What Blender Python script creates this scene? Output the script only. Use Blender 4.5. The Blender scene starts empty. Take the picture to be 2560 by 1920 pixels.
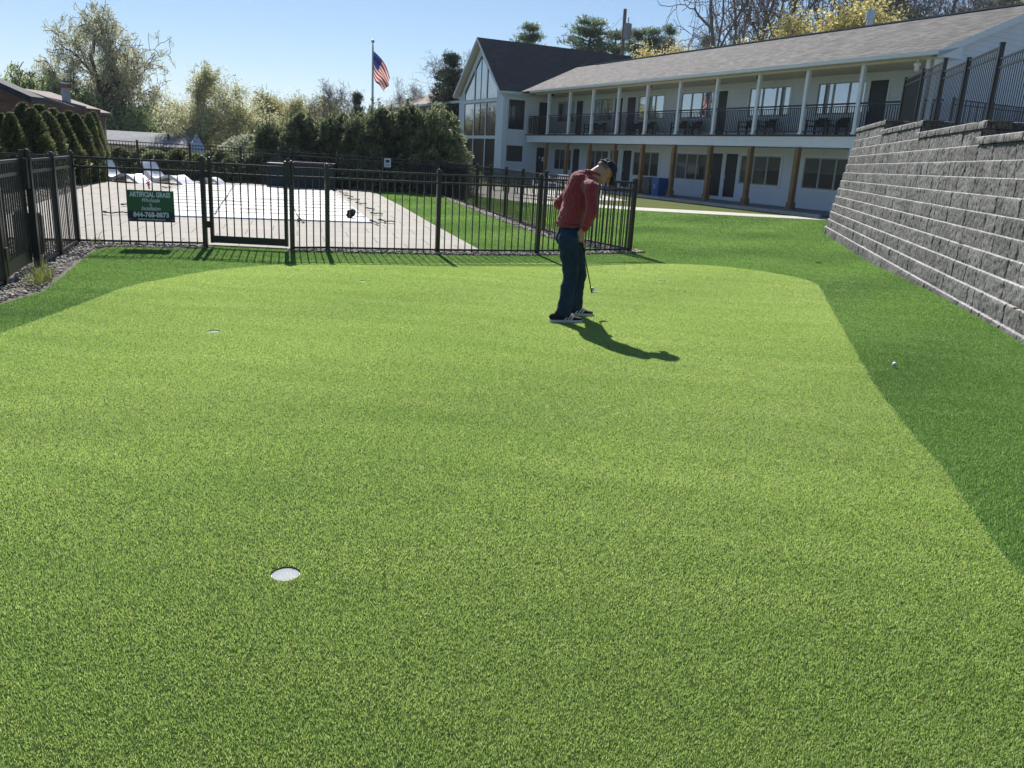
import bpy, math, random, numpy as np
from mathutils import Vector, noise, geometry
random.seed(7); rng=np.random.default_rng(11)
scene=bpy.context.scene
COL=scene.collection
R=math.radians
# ------------------------------------------------------------ camera
F_PX=2030.; SL=.0549; HC=391.3; CH=1.6
ROLL=math.atan(SL); PITCH=math.atan((960-HC)*math.cos(ROLL)/F_PX)
cd=bpy.data.cameras.new('camera'); cam=bpy.data.objects.new('camera',cd); COL.objects.link(cam)
cd.sensor_width=36; cd.lens=F_PX/2560*36; cd.clip_start=.05; cd.clip_end=9000
FW=np.array([0,math.cos(PITCH),-math.sin(PITCH)]); UP=np.array([0,math.sin(PITCH),math.cos(PITCH)]); RT=np.array([1.,0,0])
cR,sR=math.cos(ROLL),math.sin(ROLL)
camR=RT*cR+UP*sR; camU=-(RT*sR-UP*cR)
from mathutils import Matrix
m=Matrix([[camR[0],camU[0],-FW[0],0],[camR[1],camU[1],-FW[1],0],[camR[2],camU[2],-FW[2],CH],[0,0,0,1]])
cam.matrix_world=m
scene.camera=cam
def ray(x,y):
    a_=(x-1280)/F_PX; b_=(y-960)/F_PX
    return (a_*cR+b_*sR)*RT+(a_*sR-b_*cR)*UP+FW
def G(x,y,z=0.):
    r=ray(x,y); return np.array([0,0,CH])+r*((z-CH)/r[2])
def A(x,y,Y):
    r=ray(x,y); return np.array([0,0,CH])+r*(Y/r[1])
# ------------------------------------------------------------ light
SUN_EL=R(41.0); SUN_AZ=R(-15.8)      # azimuth from +Y, negative to the left
w=bpy.data.worlds.new('World'); scene.world=w; w.use_nodes=True
nt=w.node_tree; nt.nodes.clear()
sky=nt.nodes.new('ShaderNodeTexSky'); sky.sky_type='NISHITA'; sky.sun_disc=False
sky.sun_elevation=SUN_EL; sky.sun_rotation=SUN_AZ; sky.air_density=1.0; sky.dust_density=0; sky.ozone_density=6; sky.altitude=0
bg=nt.nodes.new('ShaderNodeBackground'); bg.inputs[1].default_value=.059
wo=nt.nodes.new('ShaderNodeOutputWorld'); nt.links.new(sky.outputs[0],bg.inputs[0]); nt.links.new(bg.outputs[0],wo.inputs[0])
sl=bpy.data.lights.new('sun','SUN'); sl.energy=4.6; sl.angle=R(.53); sl.color=(1,.955,.88)
so=bpy.data.objects.new('sun',sl); COL.objects.link(so)
sd=Vector((math.sin(SUN_AZ)*math.cos(SUN_EL),math.cos(SUN_AZ)*math.cos(SUN_EL),math.sin(SUN_EL)))
so.rotation_euler=sd.to_track_quat('Z','Y').to_euler(); so.location=(0,0,40)
scene.view_settings.view_transform='Standard'; scene.view_settings.look='None'; scene.view_settings.exposure=.68; scene.view_settings.gamma=1
scene.cycles.max_bounces=7; scene.cycles.transparent_max_bounces=8; scene.cycles.sample_clamp_indirect=6
# ------------------------------------------------------------ tags
def tag(o,label=None,cat=None,group=None,kind=None):
    if label: o['label']=label
    if cat: o['category']=cat
    if group: o['group']=group
    if kind: o['kind']=kind
    return o
def empty(name,loc=(0,0,0),label=None,cat=None,group=None):
    o=bpy.data.objects.new(name,None); o.empty_display_size=.1; COL.objects.link(o); o.location=loc
    return tag(o,label,cat,group)
def wloc(o):
    v=Vector((0,0,0))
    while o is not None: v=v+Vector(o.location); o=o.parent
    return v
# ------------------------------------------------------------ mesh builder
class MB:
    def __init__(s): s.v=[]; s.f=[]; s.m=[]; s.cur=0
    def add(s,vs,fs):
        b=len(s.v); s.v+= [tuple(map(float,q)) for q in vs]
        for f in fs: s.f.append(tuple(b+i for i in f)); s.m.append(s.cur)
        return s
    def quad(s,*p): return s.add(p,[tuple(range(len(p)))])
    def box(s,c,d,ax=None,ay=None,az=None):
        c=np.array(c,float); ax=np.array(ax if ax is not None else (1,0,0),float); az=np.array(az if az is not None else (0,0,1),float)
        ay=np.array(ay,float) if ay is not None else np.cross(az,ax)
        h=np.array(d,float)/2; P=[]
        for z in (-1,1):
            for x,y in ((-1,-1),(1,-1),(1,1),(-1,1)): P.append(c+ax*h[0]*x+ay*h[1]*y+az*h[2]*z)
        return s.add(P,[(3,2,1,0),(4,5,6,7),(0,1,5,4),(1,2,6,5),(2,3,7,6),(3,0,4,7)])
    def bb(s,x0,x1,y0,y1,z0,z1): return s.box(((x0+x1)/2,(y0+y1)/2,(z0+z1)/2),(abs(x1-x0),abs(y1-y0),abs(z1-z0)))
    def bar(s,p,q,wd,ht,up=(0,0,1)):
        p=np.array(p,float);q=np.array(q,float);d=q-p;L=np.linalg.norm(d);d/=L
        sd_=np.cross(d,up); n_=np.linalg.norm(sd_)
        if n_<1e-4: sd_=np.cross(d,(1,0,0)); n_=np.linalg.norm(sd_)
        sd_/=n_; u_=np.cross(sd_,d)
        return s.box((p+q)/2,(L,wd,ht),d,-sd_ if False else np.cross(u_,d),u_)
    def tube(s,pts,rs,n=8,cap=True):
        pts=[np.array(p,float) for p in pts]; rs=[rs]*len(pts) if np.isscalar(rs) else rs
        V=[];Fc=[];prev=None
        for i,p in enumerate(pts):
            d=pts[min(i+1,len(pts)-1)]-pts[max(i-1,0)]; d=d/(np.linalg.norm(d)+1e-9)
            if prev is None: a=np.cross(d,(0,0,1)) if abs(d[2])<.9 else np.cross(d,(1,0,0))
            else: a=prev-d*(prev@d)
            a=a/(np.linalg.norm(a)+1e-9); prev=a; b=np.cross(d,a)
            for k in range(n):
                t=2*math.pi*k/n; V.append(p+(a*math.cos(t)+b*math.sin(t))*rs[i])
        for i in range(len(pts)-1):
            for k in range(n): Fc.append((i*n+k,i*n+(k+1)%n,(i+1)*n+(k+1)%n,(i+1)*n+k))
        if cap: Fc.append(tuple(range(n-1,-1,-1))); Fc.append(tuple((len(pts)-1)*n+k for k in range(n)))
        return s.add(V,Fc)
    def ball(s,c,r,n=12,sc=(1,1,1),axes=None):
        c=np.array(c,float); V=[];Fc=[];m_=n//2; ax=np.eye(3) if axes is None else np.array(axes,float)
        for i in range(m_+1):
            ph=math.pi*i/m_
            for k in range(n):
                t=2*math.pi*k/n; q=np.array([math.sin(ph)*math.cos(t)*sc[0],math.sin(ph)*math.sin(t)*sc[1],math.cos(ph)*sc[2]])*r
                V.append(c+q@ax)
        for i in range(m_):
            for k in range(n): Fc.append((i*n+k,(i+1)*n+k,(i+1)*n+(k+1)%n,i*n+(k+1)%n))
        return s.add(V,Fc)
    def cap(s,p,q,r0,r1,n=14):
        s.ball(p,r0,n); s.ball(q,r1,n); return s.tube([p,q],[r0,r1],n)
    def lathe(s,c,prof,n=24):
        V=[(c[0]+r*math.cos(2*math.pi*k/n),c[1]+r*math.sin(2*math.pi*k/n),c[2]+z) for r,z in prof for k in range(n)]
        Fc=[(i*n+k,i*n+(k+1)%n,(i+1)*n+(k+1)%n,(i+1)*n+k) for i in range(len(prof)-1) for k in range(n)]
        return s.add(V,Fc)
    def prism(s,poly,z0,z1):
        n=len(poly); V=[(p[0],p[1],z0) for p in poly]+[(p[0],p[1],z1) for p in poly]
        return s.add(V,[tuple(range(n-1,-1,-1)),tuple(range(n,2*n))]+[(i,(i+1)%n,n+(i+1)%n,n+i) for i in range(n)])
    def build(s,name,mats,parent=None,smooth=False,fix=False):
        me=bpy.data.meshes.new(name); off=wloc(parent) if parent else Vector((0,0,0))
        if s.v:
            a=np.array(s.v)-np.array(off); me.from_pydata([tuple(q) for q in a],[],s.f)
        mats=mats if isinstance(mats,(list,tuple)) else [mats]
        for q in mats: me.materials.append(q)
        if len(mats)>1: me.polygons.foreach_set('material_index',s.m)
        if smooth: me.polygons.foreach_set('use_smooth',[True]*len(me.polygons))
        me.validate(); me.update()
        o=bpy.data.objects.new(name,me); COL.objects.link(o)
        if parent: o.parent=parent
        return o
def npmesh(name,V,Fv,mat,parent=None,attr=None,smooth=False):
    """V (N,3), Fv (M,k) arrays"""
    me=bpy.data.meshes.new(name); V=np.asarray(V,np.float32)
    if parent: V=V-np.array(wloc(parent),np.float32)
    k=Fv.shape[1]; me.vertices.add(len(V)); me.vertices.foreach_set('co',V.ravel())
    me.loops.add(Fv.size); me.loops.foreach_set('vertex_index',Fv.astype(np.int32).ravel())
    me.polygons.add(len(Fv)); me.polygons.foreach_set('loop_start',np.arange(0,Fv.size,k,dtype=np.int32)); 
    if smooth: me.polygons.foreach_set('use_smooth',np.ones(len(Fv),bool))
    if attr is not None:
        at=me.attributes.new('v','FLOAT','POINT'); at.data.foreach_set('value',np.asarray(attr,np.float32))
    me.materials.append(mat); me.update()
    o=bpy.data.objects.new(name,me); COL.objects.link(o)
    if parent: o.parent=parent
    return o
def dup(o,parent=None,loc=None,rz=None,sc=None):
    c=o.copy(); COL.objects.link(c)
    if parent: c.parent=parent
    if loc is not None: c.location=loc
    if rz is not None: c.rotation_euler=(0,0,rz)
    if sc is not None: c.scale=sc
    for ch in list(o.children): dup(ch,c)
    return c
# ------------------------------------------------------------ materials
def pmat(name): 
    m_=bpy.data.materials.new(name); m_.use_nodes=True; return m_,m_.node_tree,m_.node_tree.nodes['Principled BSDF']
def N(nt,t,**kw):
    n_=nt.nodes.new(t)
    for k,v in kw.items(): setattr(n_,k,v)
    return n_
def M(name,col,rough=.6,var=.12,scale=4,bump=0,bscale=60,metal=0,spec=.5,detail=4,sheen=0,col2=None):
    m_,nt,p=pmat(name); p.inputs['Roughness'].default_value=rough; p.inputs['Metallic'].default_value=metal; p.inputs['Specular IOR Level'].default_value=spec
    if sheen: p.inputs['Sheen Weight'].default_value=sheen
    tc=N(nt,'ShaderNodeTexCoord')
    nz=N(nt,'ShaderNodeTexNoise'); nz.inputs['Scale'].default_value=scale; nz.inputs['Detail'].default_value=detail; nt.links.new(tc.outputs['Object'],nz.inputs['Vector'])
    mx=N(nt,'ShaderNodeMix',data_type='RGBA')
    c2=col2 if col2 else tuple(min(1,c*(1+var)) for c in col)
    mx.inputs[6].default_value=(*[c*(1-var) for c in col],1); mx.inputs[7].default_value=(*c2,1)
    rp=N(nt,'ShaderNodeMapRange'); rp.inputs[1].default_value=.3; rp.inputs[2].default_value=.7; nt.links.new(nz.outputs[0],rp.inputs[0])
    nt.links.new(rp.outputs[0],mx.inputs[0]); nt.links.new(mx.outputs[2],p.inputs['Base Color'])
    if bump:
        n2=N(nt,'ShaderNodeTexNoise'); n2.inputs['Scale'].default_value=bscale; n2.inputs['Detail'].default_value=3; nt.links.new(tc.outputs['Object'],n2.inputs['Vector'])
        b=N(nt,'ShaderNodeBump'); b.inputs['Strength'].default_value=bump; b.inputs['Distance'].default_value=.02; nt.links.new(n2.outputs[0],b.inputs['Height']); nt.links.new(b.outputs[0],p.inputs['Normal'])
    return m_
def glass(name,col,refl,rough=.015,bump=.02):
    m_,nt,p=pmat(name); p.inputs['Base Color'].default_value=(*col,1); p.inputs['Roughness'].default_value=.3
    g=N(nt,'ShaderNodeBsdfGlossy'); g.inputs['Roughness'].default_value=rough; g.inputs['Color'].default_value=(.85,.9,.95,1)
    nz=N(nt,'ShaderNodeTexNoise'); nz.inputs['Scale'].default_value=1.3; tc=N(nt,'ShaderNodeTexCoord'); nt.links.new(tc.outputs['Object'],nz.inputs['Vector'])
    b=N(nt,'ShaderNodeBump'); b.inputs['Strength'].default_value=bump; b.inputs['Distance'].default_value=.05; nt.links.new(nz.outputs[0],b.inputs['Height']); nt.links.new(b.outputs[0],g.inputs['Normal'])
    mx=N(nt,'ShaderNodeMixShader'); mx.inputs[0].default_value=refl
    nt.links.new(p.outputs[0],mx.inputs[1]); nt.links.new(g.outputs[0],mx.inputs[2]); nt.links.new(mx.outputs[0],nt.nodes['Material Output'].inputs[0])
    return m_
def leafmat(name,c0,c1,trans=.35,rough=.5,objvar=.15,attr=True,spec=.3,gloss=0):
    m_,nt,p=pmat(name); p.inputs['Roughness'].default_value=rough; p.inputs['Specular IOR Level'].default_value=spec
    a=N(nt,'ShaderNodeAttribute',attribute_name='v'); oi=N(nt,'ShaderNodeObjectInfo')
    mx=N(nt,'ShaderNodeMix',data_type='RGBA'); mx.inputs[6].default_value=(*c0,1); mx.inputs[7].default_value=(*c1,1)
    nt.links.new(a.outputs['Fac'],mx.inputs[0])
    hs=N(nt,'ShaderNodeHueSaturation'); mr=N(nt,'ShaderNodeMapRange'); mr.inputs[3].default_value=1-objvar; mr.inputs[4].default_value=1+objvar
    nt.links.new(oi.outputs['Random'],mr.inputs[0]); nt.links.new(mr.outputs[0],hs.inputs['Value']); nt.links.new(mx.outputs[2],hs.inputs['Color'])
    nt.links.new(hs.outputs[0],p.inputs['Base Color'])
    tr=N(nt,'ShaderNodeBsdfTranslucent'); nt.links.new(hs.outputs[0],tr.inputs[0])
    ms=N(nt,'ShaderNodeMixShader'); ms.inputs[0].default_value=trans
    nt.links.new(p.outputs[0],ms.inputs[1]); nt.links.new(tr.outputs[0],ms.inputs[2]); nt.links.new(ms.outputs[0],nt.nodes['Material Output'].inputs[0])
    return m_
U=np.array([-0.448827,0.89361867,0.]); Nn=np.array([-0.89361867,-0.448827,0.]); P0=np.array([10.86,33.6,0.])
def dots(nt,v1,v2,s1,s2):
    tc=N(nt,'ShaderNodeTexCoord'); out=[]
    cb=N(nt,'ShaderNodeCombineXYZ')
    for i,(v,s_) in enumerate(((v1,s1),(v2,s2))):
        d=N(nt,'ShaderNodeVectorMath',operation='DOT_PRODUCT'); d.inputs[1].default_value=tuple(np.array(v,float)*s_); nt.links.new(tc.outputs['Object'],d.inputs[0]); nt.links.new(d.outputs['Value'],cb.inputs[i])
    return tc,cb
def brickmat(name,v1,v2,w_,h_,mortar,c1,c2,cm,rough=.8,off=.5,bias=0,bump=.4,noise_s=6,nvar=.25,bstr=.01):
    m_,nt,p=pmat(name); p.inputs['Roughness'].default_value=rough; tc,cb=dots(nt,v1,v2,1,1)
    b=N(nt,'ShaderNodeTexBrick'); b.offset=off; b.inputs['Scale'].default_value=1; b.inputs['Brick Width'].default_value=w_; b.inputs['Row Height'].default_value=h_; b.inputs['Mortar Size'].default_value=mortar; b.inputs['Mortar Smooth'].default_value=.1; b.inputs['Bias'].default_value=bias
    b.inputs[1].default_value=(*c1,1); b.inputs[2].default_value=(*c2,1); b.inputs[3].default_value=(*cm,1); nt.links.new(cb.outputs[0],b.inputs['Vector'])
    nz=N(nt,'ShaderNodeTexNoise'); nz.inputs['Scale'].default_value=noise_s; nz.inputs['Detail'].default_value=5; nt.links.new(tc.outputs['Object'],nz.inputs['Vector'])
    hs=N(nt,'ShaderNodeHueSaturation'); mr=N(nt,'ShaderNodeMapRange'); mr.inputs[1].default_value=.3; mr.inputs[2].default_value=.7; mr.inputs[3].default_value=1-nvar; mr.inputs[4].default_value=1+nvar
    nt.links.new(nz.outputs[0],mr.inputs[0]); nt.links.new(mr.outputs[0],hs.inputs['Value']); nt.links.new(b.outputs[0],hs.inputs['Color']); nt.links.new(hs.outputs[0],p.inputs['Base Color'])
    if bump:
        iv=N(nt,'ShaderNodeMath',operation='MULTIPLY_ADD'); iv.inputs[1].default_value=-1; iv.inputs[2].default_value=1; nt.links.new(b.outputs['Fac'],iv.inputs[0])
        bp=N(nt,'ShaderNodeBump'); bp.inputs['Strength'].default_value=bump; bp.inputs['Distance'].default_value=bstr; nt.links.new(iv.outputs[0],bp.inputs['Height']); nt.links.new(bp.outputs[0],p.inputs['Normal'])
    return m_
mWhite=M('white_trim',(.76,.82,.88),.45,.03,3)
mSiding=M('white_siding',(.72,.79,.86),.55,.04,1.2,bump=.05,bscale=40)
mSidingG=M('grey_siding',(.70,.74,.76),.55,.04,1.2)
mGutter=M('gutter_white',(.72,.80,.85),.35,.03,3)
mSoffit=M('soffit_cream',(.62,.60,.52),.7,.04,2)
mWood=M('cedar_post',(.25,.15,.068),.55,.25,3,bump=.2,bscale=25,detail=8)
mBlack=M('black_powder_coat',(.012,.013,.014),.32,.1,8,spec=.6)
mDarkRail=M('black_rail_paint',(.012,.014,.017),.4,.1,8)
mDoor=M('black_door',(.018,.022,.03),.4,.1,3)
mFrameG=M('grey_window_frame',(.42,.45,.46),.4,.05,5)
mBlackFrame=M('black_window_frame',(.01,.011,.013),.3,.1,5)
mBlind=M('roller_blind',(.10,.125,.115),.6,.1,2)
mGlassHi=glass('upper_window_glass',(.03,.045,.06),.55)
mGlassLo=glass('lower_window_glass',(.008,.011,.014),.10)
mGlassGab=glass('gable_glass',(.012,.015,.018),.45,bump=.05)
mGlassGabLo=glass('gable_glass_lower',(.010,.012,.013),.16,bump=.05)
slopeUp=-Nn*.93+np.array([0,0,.37])
mRoof=brickmat('brown_shingles',U,slopeUp,.34,.13,.006,(.046,.045,.046),(.160,.153,.149),(.04,.038,.038),.9,bump=.6,noise_s=2.2,nvar=.22)
wingUp=U*.74+np.array([0,0,.67])
mRoofDark=brickmat('dark_shingles',-Nn,wingUp,.34,.13,.008,(.016,.023,.034),(.032,.044,.064),(.009,.012,.018),.85,bump=.5,noise_s=2,nvar=.2)
mGrayRoof=M('grey_asphalt_roof',(.24,.25,.27),.9,.2,3,bump=.4,bscale=20)
mTanRoof=M('tan_asphalt_roof',(.24,.20,.175),.9,.18,2.5,bump=.4,bscale=14)
mBrickRed=brickmat('red_brick',(1,.2,0),(0,0,1),.22,.075,.01,(.22,.06,.045),(.16,.05,.04),(.2,.17,.15),.85,noise_s=3)
mBlueSide=M('blue_grey_siding',(.10,.13,.17),.7,.1,1)
mConcrete=M('pale_concrete',(.52,.50,.45),.85,.1,3,bump=.2,bscale=60)
mPorch=M('porch_concrete',(.20,.215,.235),.8,.1,2)
mSteel=M('galvanised_steel',(.5,.52,.55),.35,.1,6,metal=.8)
mPlasticW=M('white_plastic',(.8,.82,.86),.3,.02,3)
mCup=M('cup_plastic',(.97,.975,.98),.5,.002,9)
mTreeBark=M('grey_bark',(.085,.072,.06),.9,.3,5)
mBarkDark=M('dark_bark',(.05,.042,.036),.9,.3,5)
mBarkTwig=M('twig_bark',(.21,.185,.17),.9,.2,4)
# ------------------------------------------------------------ terrain
def sst(a,b,x): t=max(0.,min(1.,(x-a)/(b-a))); return t*t*(3-2*t)
def dip(x,y): return -.17*sst(10,19,y)*(1-sst(25,30,y))*sst(2.5,6.5,x)
def gh(x,y):
    z=-.03
    z+=-2.6*sst(36,58,y)*sst(-3,-14,x)*(1-sst(250,600,y))
    if x<-17: z+=-1.0*sst(-17,-30,x)*(1-sst(36,58,y))
    # slope rising behind the long building
    d=-(np.array([x,y,0])-P0)@Nn; s_=(np.array([x,y,0])-P0)@U
    z+=7*sst(14,60,d)*sst(60,20,s_)*(1-sst(-60,-90,s_))
    if -9<x<12.5 and -4<y<33: z=-.35
    return z
def axis(vals): 
    o=[]
    for a,b,n_ in vals: o+=list(np.linspace(a,b,n_,endpoint=False))
    return o
xs=axis([(-3000,-400,6),(-400,-60,10),(-60,-17,12),(-17,-9,5),(-9,12.5,12),(12.5,60,18),(60,400,10),(400,3000,6)])+[3000]
ys=axis([(-200,-4,5),(-4,33,14),(33,60,14),(60,140,16),(140,600,8),(600,5000,8)])+[5000]
V=[(x,y,gh(x,y)) for y in ys for x in xs]; nx=len(xs)
Fq=np.array([(j*nx+i,j*nx+i+1,(j+1)*nx+i+1,(j+1)*nx+i) for j in range(len(ys)-1) for i in range(nx-1)])
mGround=M('rough_grass_ground',(.07,.085,.03),.95,.35,.6,bump=.5,bscale=8)
tag(npmesh('ground',np.array(V),Fq,mGround,smooth=True),kind='structure')
# far hills
hb=MB()
for k,(yy,hh,x0,x1) in enumerate(((1500,62,-1500,1200),(2300,105,-2200,2000))):
    pts=[]
    for i in range(61):
        x=x0+(x1-x0)*i/60; e=math.sin(math.pi*i/60)**.5
        z=hh*e*(.55+.45*noise.noise(Vector((x/500,k*7.3,.5)))+.15*noise.noise(Vector((x/120,k*3.3,2))))
        pts.append((x,z))
    for i in range(60):
        (a,za),(b,zb)=pts[i],pts[i+1]
        hb.quad((a,yy-300,-5),(b,yy-300,-5),(b,yy,zb),(a,yy,za)); hb.quad((a,yy,za),(b,yy,zb),(b,yy+300,-5),(a,yy+300,-5))
mHill=M('wooded_hills',(.10,.14,.17),1,.15,.01)
tag(hb.build('hills',mHill,smooth=True),kind='structure')
# ---- 2D helpers
def catmull(P,n=8,closed=True):
    P=[np.array(p,float) for p in P]; out=[];L=len(P)
    for i in range(L if closed else L-1):
        if closed: a,b,c,d=P[(i-1)%L],P[i],P[(i+1)%L],P[(i+2)%L]
        else: a,b,c,d=P[max(i-1,0)],P[i],P[i+1],P[min(i+2,L-1)]
        for k in range(n):
            t=k/n; out.append(.5*((2*b)+(-a+c)*t+(2*a-5*b+4*c-d)*t*t+(-a+3*b-3*c+d)*t**3))
    if not closed: out.append(P[-1])
    return out
def inpoly(X,Y,poly):
    poly=np.array(poly)[:,:2]; ins=np.zeros(X.shape,bool); j=len(poly)-1
    for i in range(len(poly)):
        xi,yi=poly[i];xj,yj=poly[j]
        if yi!=yj:
            c=((yi>Y)!=(yj>Y))&(X<(xj-xi)*(Y-yi)/(yj-yi)+xi); ins^=c
        j=i
    return ins
def sheet(name,poly,z,mat,holes=(),extra=None,kind='structure',zf=None,skirt=0,label=None):
    pts=[Vector((p[0],p[1])) for p in poly]; n0=len(pts); edges=[(i,(i+1)%n0) for i in range(n0)]
    for h_ in holes:
        b=len(pts); pts+=[Vector((p[0],p[1])) for p in h_]; edges+=[(b+i,b+(i+1)%len(h_)) for i in range(len(h_))]
    if extra is not None: pts+=[Vector(e) for e in extra]
    v,e,f,_,_,_=geometry.delaunay_2d_cdt(pts,edges,[],0,1e-5)
    C=np.array([[sum(v[i].x for i in t)/len(t),sum(v[i].y for i in t)/len(t)] for t in f])
    ok=inpoly(C[:,0],C[:,1],poly)
    for h_ in holes: ok&=~inpoly(C[:,0],C[:,1],h_)
    mb=MB(); mb.v=[(p.x,p.y,z+(zf(p.x,p.y) if zf else 0)) for p in v]; mb.f=[tuple(t) for t,k in zip(f,ok) if k]; mb.m=[0]*len(mb.f)
    if skirt:
        for h_ in holes:
            for i in range(len(h_)):
                a,b=h_[i],h_[(i+1)%len(h_)]; mb.quad((a[0],a[1],z),(b[0],b[1],z),(b[0],b[1],z-skirt),(a[0],a[1],z-skirt))
    o=mb.build(name,mat,smooth=True); tag(o,kind=kind); return o
green=catmull([(-4.0,-3),(-4.1,1.5),(-4.14,4.2),(-4.16,6.38),(-4.19,7.24),(-4.23,8.05),(-4.26,8.88),(-4.04,9.76),(-3.82,10.4),(-3.27,11.12),(-2.81,11.48),(-1.74,11.94),(-.59,12.4),(.66,13.0),(1.6,13.39),(2.29,13.64),(3.13,13.79),(3.75,13.59),(4.16,13.18),(4.47,12.3),(3.98,10.33),(3.36,8.05),(2.91,6.37),(2.66,5.26),(2.5,4.42),(2.34,3.75),(2.2,3.1),(2.05,1.2),(2.0,-3)],8)
green=[(p[0]+.012*noise.noise(Vector((p[0]*3,p[1]*3,0))),p[1]+.012*noise.noise(Vector((p[0]*3,p[1]*3,5)))) for p in green]
HOLES=[(-.833,2.81),(-2.61,6.87),(-1.93,10.08),(2.06,11.6)]
circ=lambda c,r,n=28:[(c[0]+r*math.cos(2*math.pi*k/n),c[1]+r*math.sin(2*math.pi*k/n)) for k in range(n)]
def turfmat(name,c0,c1,scale):
    m_,nt,p=pmat(name); p.inputs['Roughness'].default_value=.9; p.inputs['Specular IOR Level'].default_value=.08
    tc=N(nt,'ShaderNodeTexCoord'); a=N(nt,'ShaderNodeTexNoise'); a.inputs['Scale'].default_value=scale; a.inputs['Detail'].default_value=3; nt.links.new(tc.outputs['Object'],a.inputs['Vector'])
    b=N(nt,'ShaderNodeTexNoise'); b.inputs['Scale'].default_value=.9; b.inputs['Detail'].default_value=4; mp=N(nt,'ShaderNodeMapping'); mp.inputs['Scale'].default_value=(.5,1.6,1); nt.links.new(tc.outputs['Object'],mp.inputs[0]); nt.links.new(mp.outputs[0],b.inputs['Vector'])
    mx=N(nt,'ShaderNodeMix',data_type='RGBA'); mx.inputs[6].default_value=(*c0,1); mx.inputs[7].default_value=(*c1,1)
    ad=N(nt,'ShaderNodeMath',operation='MULTIPLY_ADD'); ad.inputs[1].default_value=2.4; ad.inputs[2].default_value=-.95; nt.links.new(a.outputs[0],ad.inputs[0])
    a2=N(nt,'ShaderNodeMath',operation='MULTIPLY_ADD'); a2.inputs[1].default_value=.9; a2.inputs[2].default_value=-.2; nt.links.new(b.outputs[0],a2.inputs[0])
    s_=N(nt,'ShaderNodeMath',operation='ADD'); s_.use_clamp=True; nt.links.new(ad.outputs[0],s_.inputs[0]); nt.links.new(a2.outputs[0],s_.inputs[1]); nt.links.new(s_.outputs[0],mx.inputs[0]); nt.links.new(mx.outputs[2],p.inputs['Base Color'])
    bp=N(nt,'ShaderNodeBump'); bp.inputs['Strength'].default_value=.7; bp.inputs['Distance'].default_value=.02; nt.links.new(a.outputs[0],bp.inputs['Height']); nt.links.new(bp.outputs[0],p.inputs['Normal'])
    return m_
mGreenBase=turfmat('putting_turf_base',(.022,.045,.010),(.06,.095,.022),110)
mLawnBase=turfmat('lawn_turf_base',(.03,.075,.015),(.07,.15,.035),60)
gx=[(x,y) for x in np.arange(-8,13,1.0) for y in np.arange(0,31,1.0)]
sheet('putting_green',green,.004,mGreenBase,holes=[circ(h_,.054) for h_ in HOLES],skirt=.03)
from_edge=.06
lawn_out=[(-4.75,-3.5),(12.3,-3.5),(12.3,29.6),(10.9,29.7),(4,29.3),(.7,29.9),(-2.95,34.2),(-3.3,33.0),(-7.5,33.0),(-7.5,13.2),(-4.6,12.3),(-5.95,12.05),(-6.05,11.65),(-5.75,10.7),(-5.25,9.3),(-4.9,8.3),(-4.85,7.0)]
C_=np.array(green).mean(0)
gin=[(C_[0]+(p[0]-C_[0])*.985,C_[1]+(p[1]-C_[1])*.985) for p in green]
ex=[e for e in gx if inpoly(np.array([e[0]]),np.array([e[1]]),lawn_out)[0] and not inpoly(np.array([e[0]]),np.array([e[1]]),gin)[0]]
sheet('lawn',lawn_out,0,mLawnBase,holes=[gin],extra=ex,zf=dip)
# natural grass strip, path, porch
mNat=turfmat('natural_grass',(.045,.065,.015),(.14,.17,.035),25)
U2=U[:2]; N2=Nn[:2]
def BP(s_,d): q=P0-Nn*d+U*s_; return (q[0],q[1])
# porch slab edge in front of posts by 1.15 m
path_n=[(12.4,29.5),(10.87,29.45),(7.4,29.2),(3.98,29.1),(.65,29.7),(-1.2,31.9),(-3.0,34.6),(-4.6,38.5)]
path_f=[(12.4,30.75),(10.9,30.9),(7.4,31.2),(4.2,31.15),(.9,32.2),(-.9,34.2),(-2.6,37.2),(-4.0,41)]
tag(MB().prism(path_n+path_f[::-1],-.1,.02).build('path',mConcrete),kind='structure')
strip=path_f+[(-4.0,60),BP(24.2,-1.3),BP(-1.5,-1.15)]
sheet('grass_strip',strip,.004,mNat)
tag(MB().prism([BP(-2.6,-1.05),BP(24.4,-1.05),BP(24.4,2.1),BP(-2.6,2.1)],-.1,.12).build('porch_floor',mPorch),kind='structure')
tag(MB().prism([BP(-2.6,-1.17),BP(24.4,-1.17),BP(24.4,-1.053),BP(-2.6,-1.053)],-.1,.125).build('porch_kerb',mConcrete),kind='structure')
# pool deck
mDeck=brickmat('deck_pavers',(.965,.262,0),(-.262,.965,0),.9,.9,.014,(.26,.238,.203),(.305,.282,.243),(.11,.105,.095),.8,off=.5,bump=.3,noise_s=9,nvar=.07)
deck=[(-7.4,12.15),(-6.5,12.3),(-4.8,12.75),(-3.5,12.85),(-3.0,13.1),(-1.3,13.55),(-.65,13.85),(-.68,14.1),(-2.03,18.86),(-3.64,24.77),(-6.02,32.9),(-14.9,32.9),(-14.75,29.9),(-14.3,28.2),(-12.9,24.1),(-11.2,19.4),(-8.5,12.1)]
tag(MB().prism(deck,-.12,.025).build('pool_deck',mDeck),kind='structure')
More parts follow.
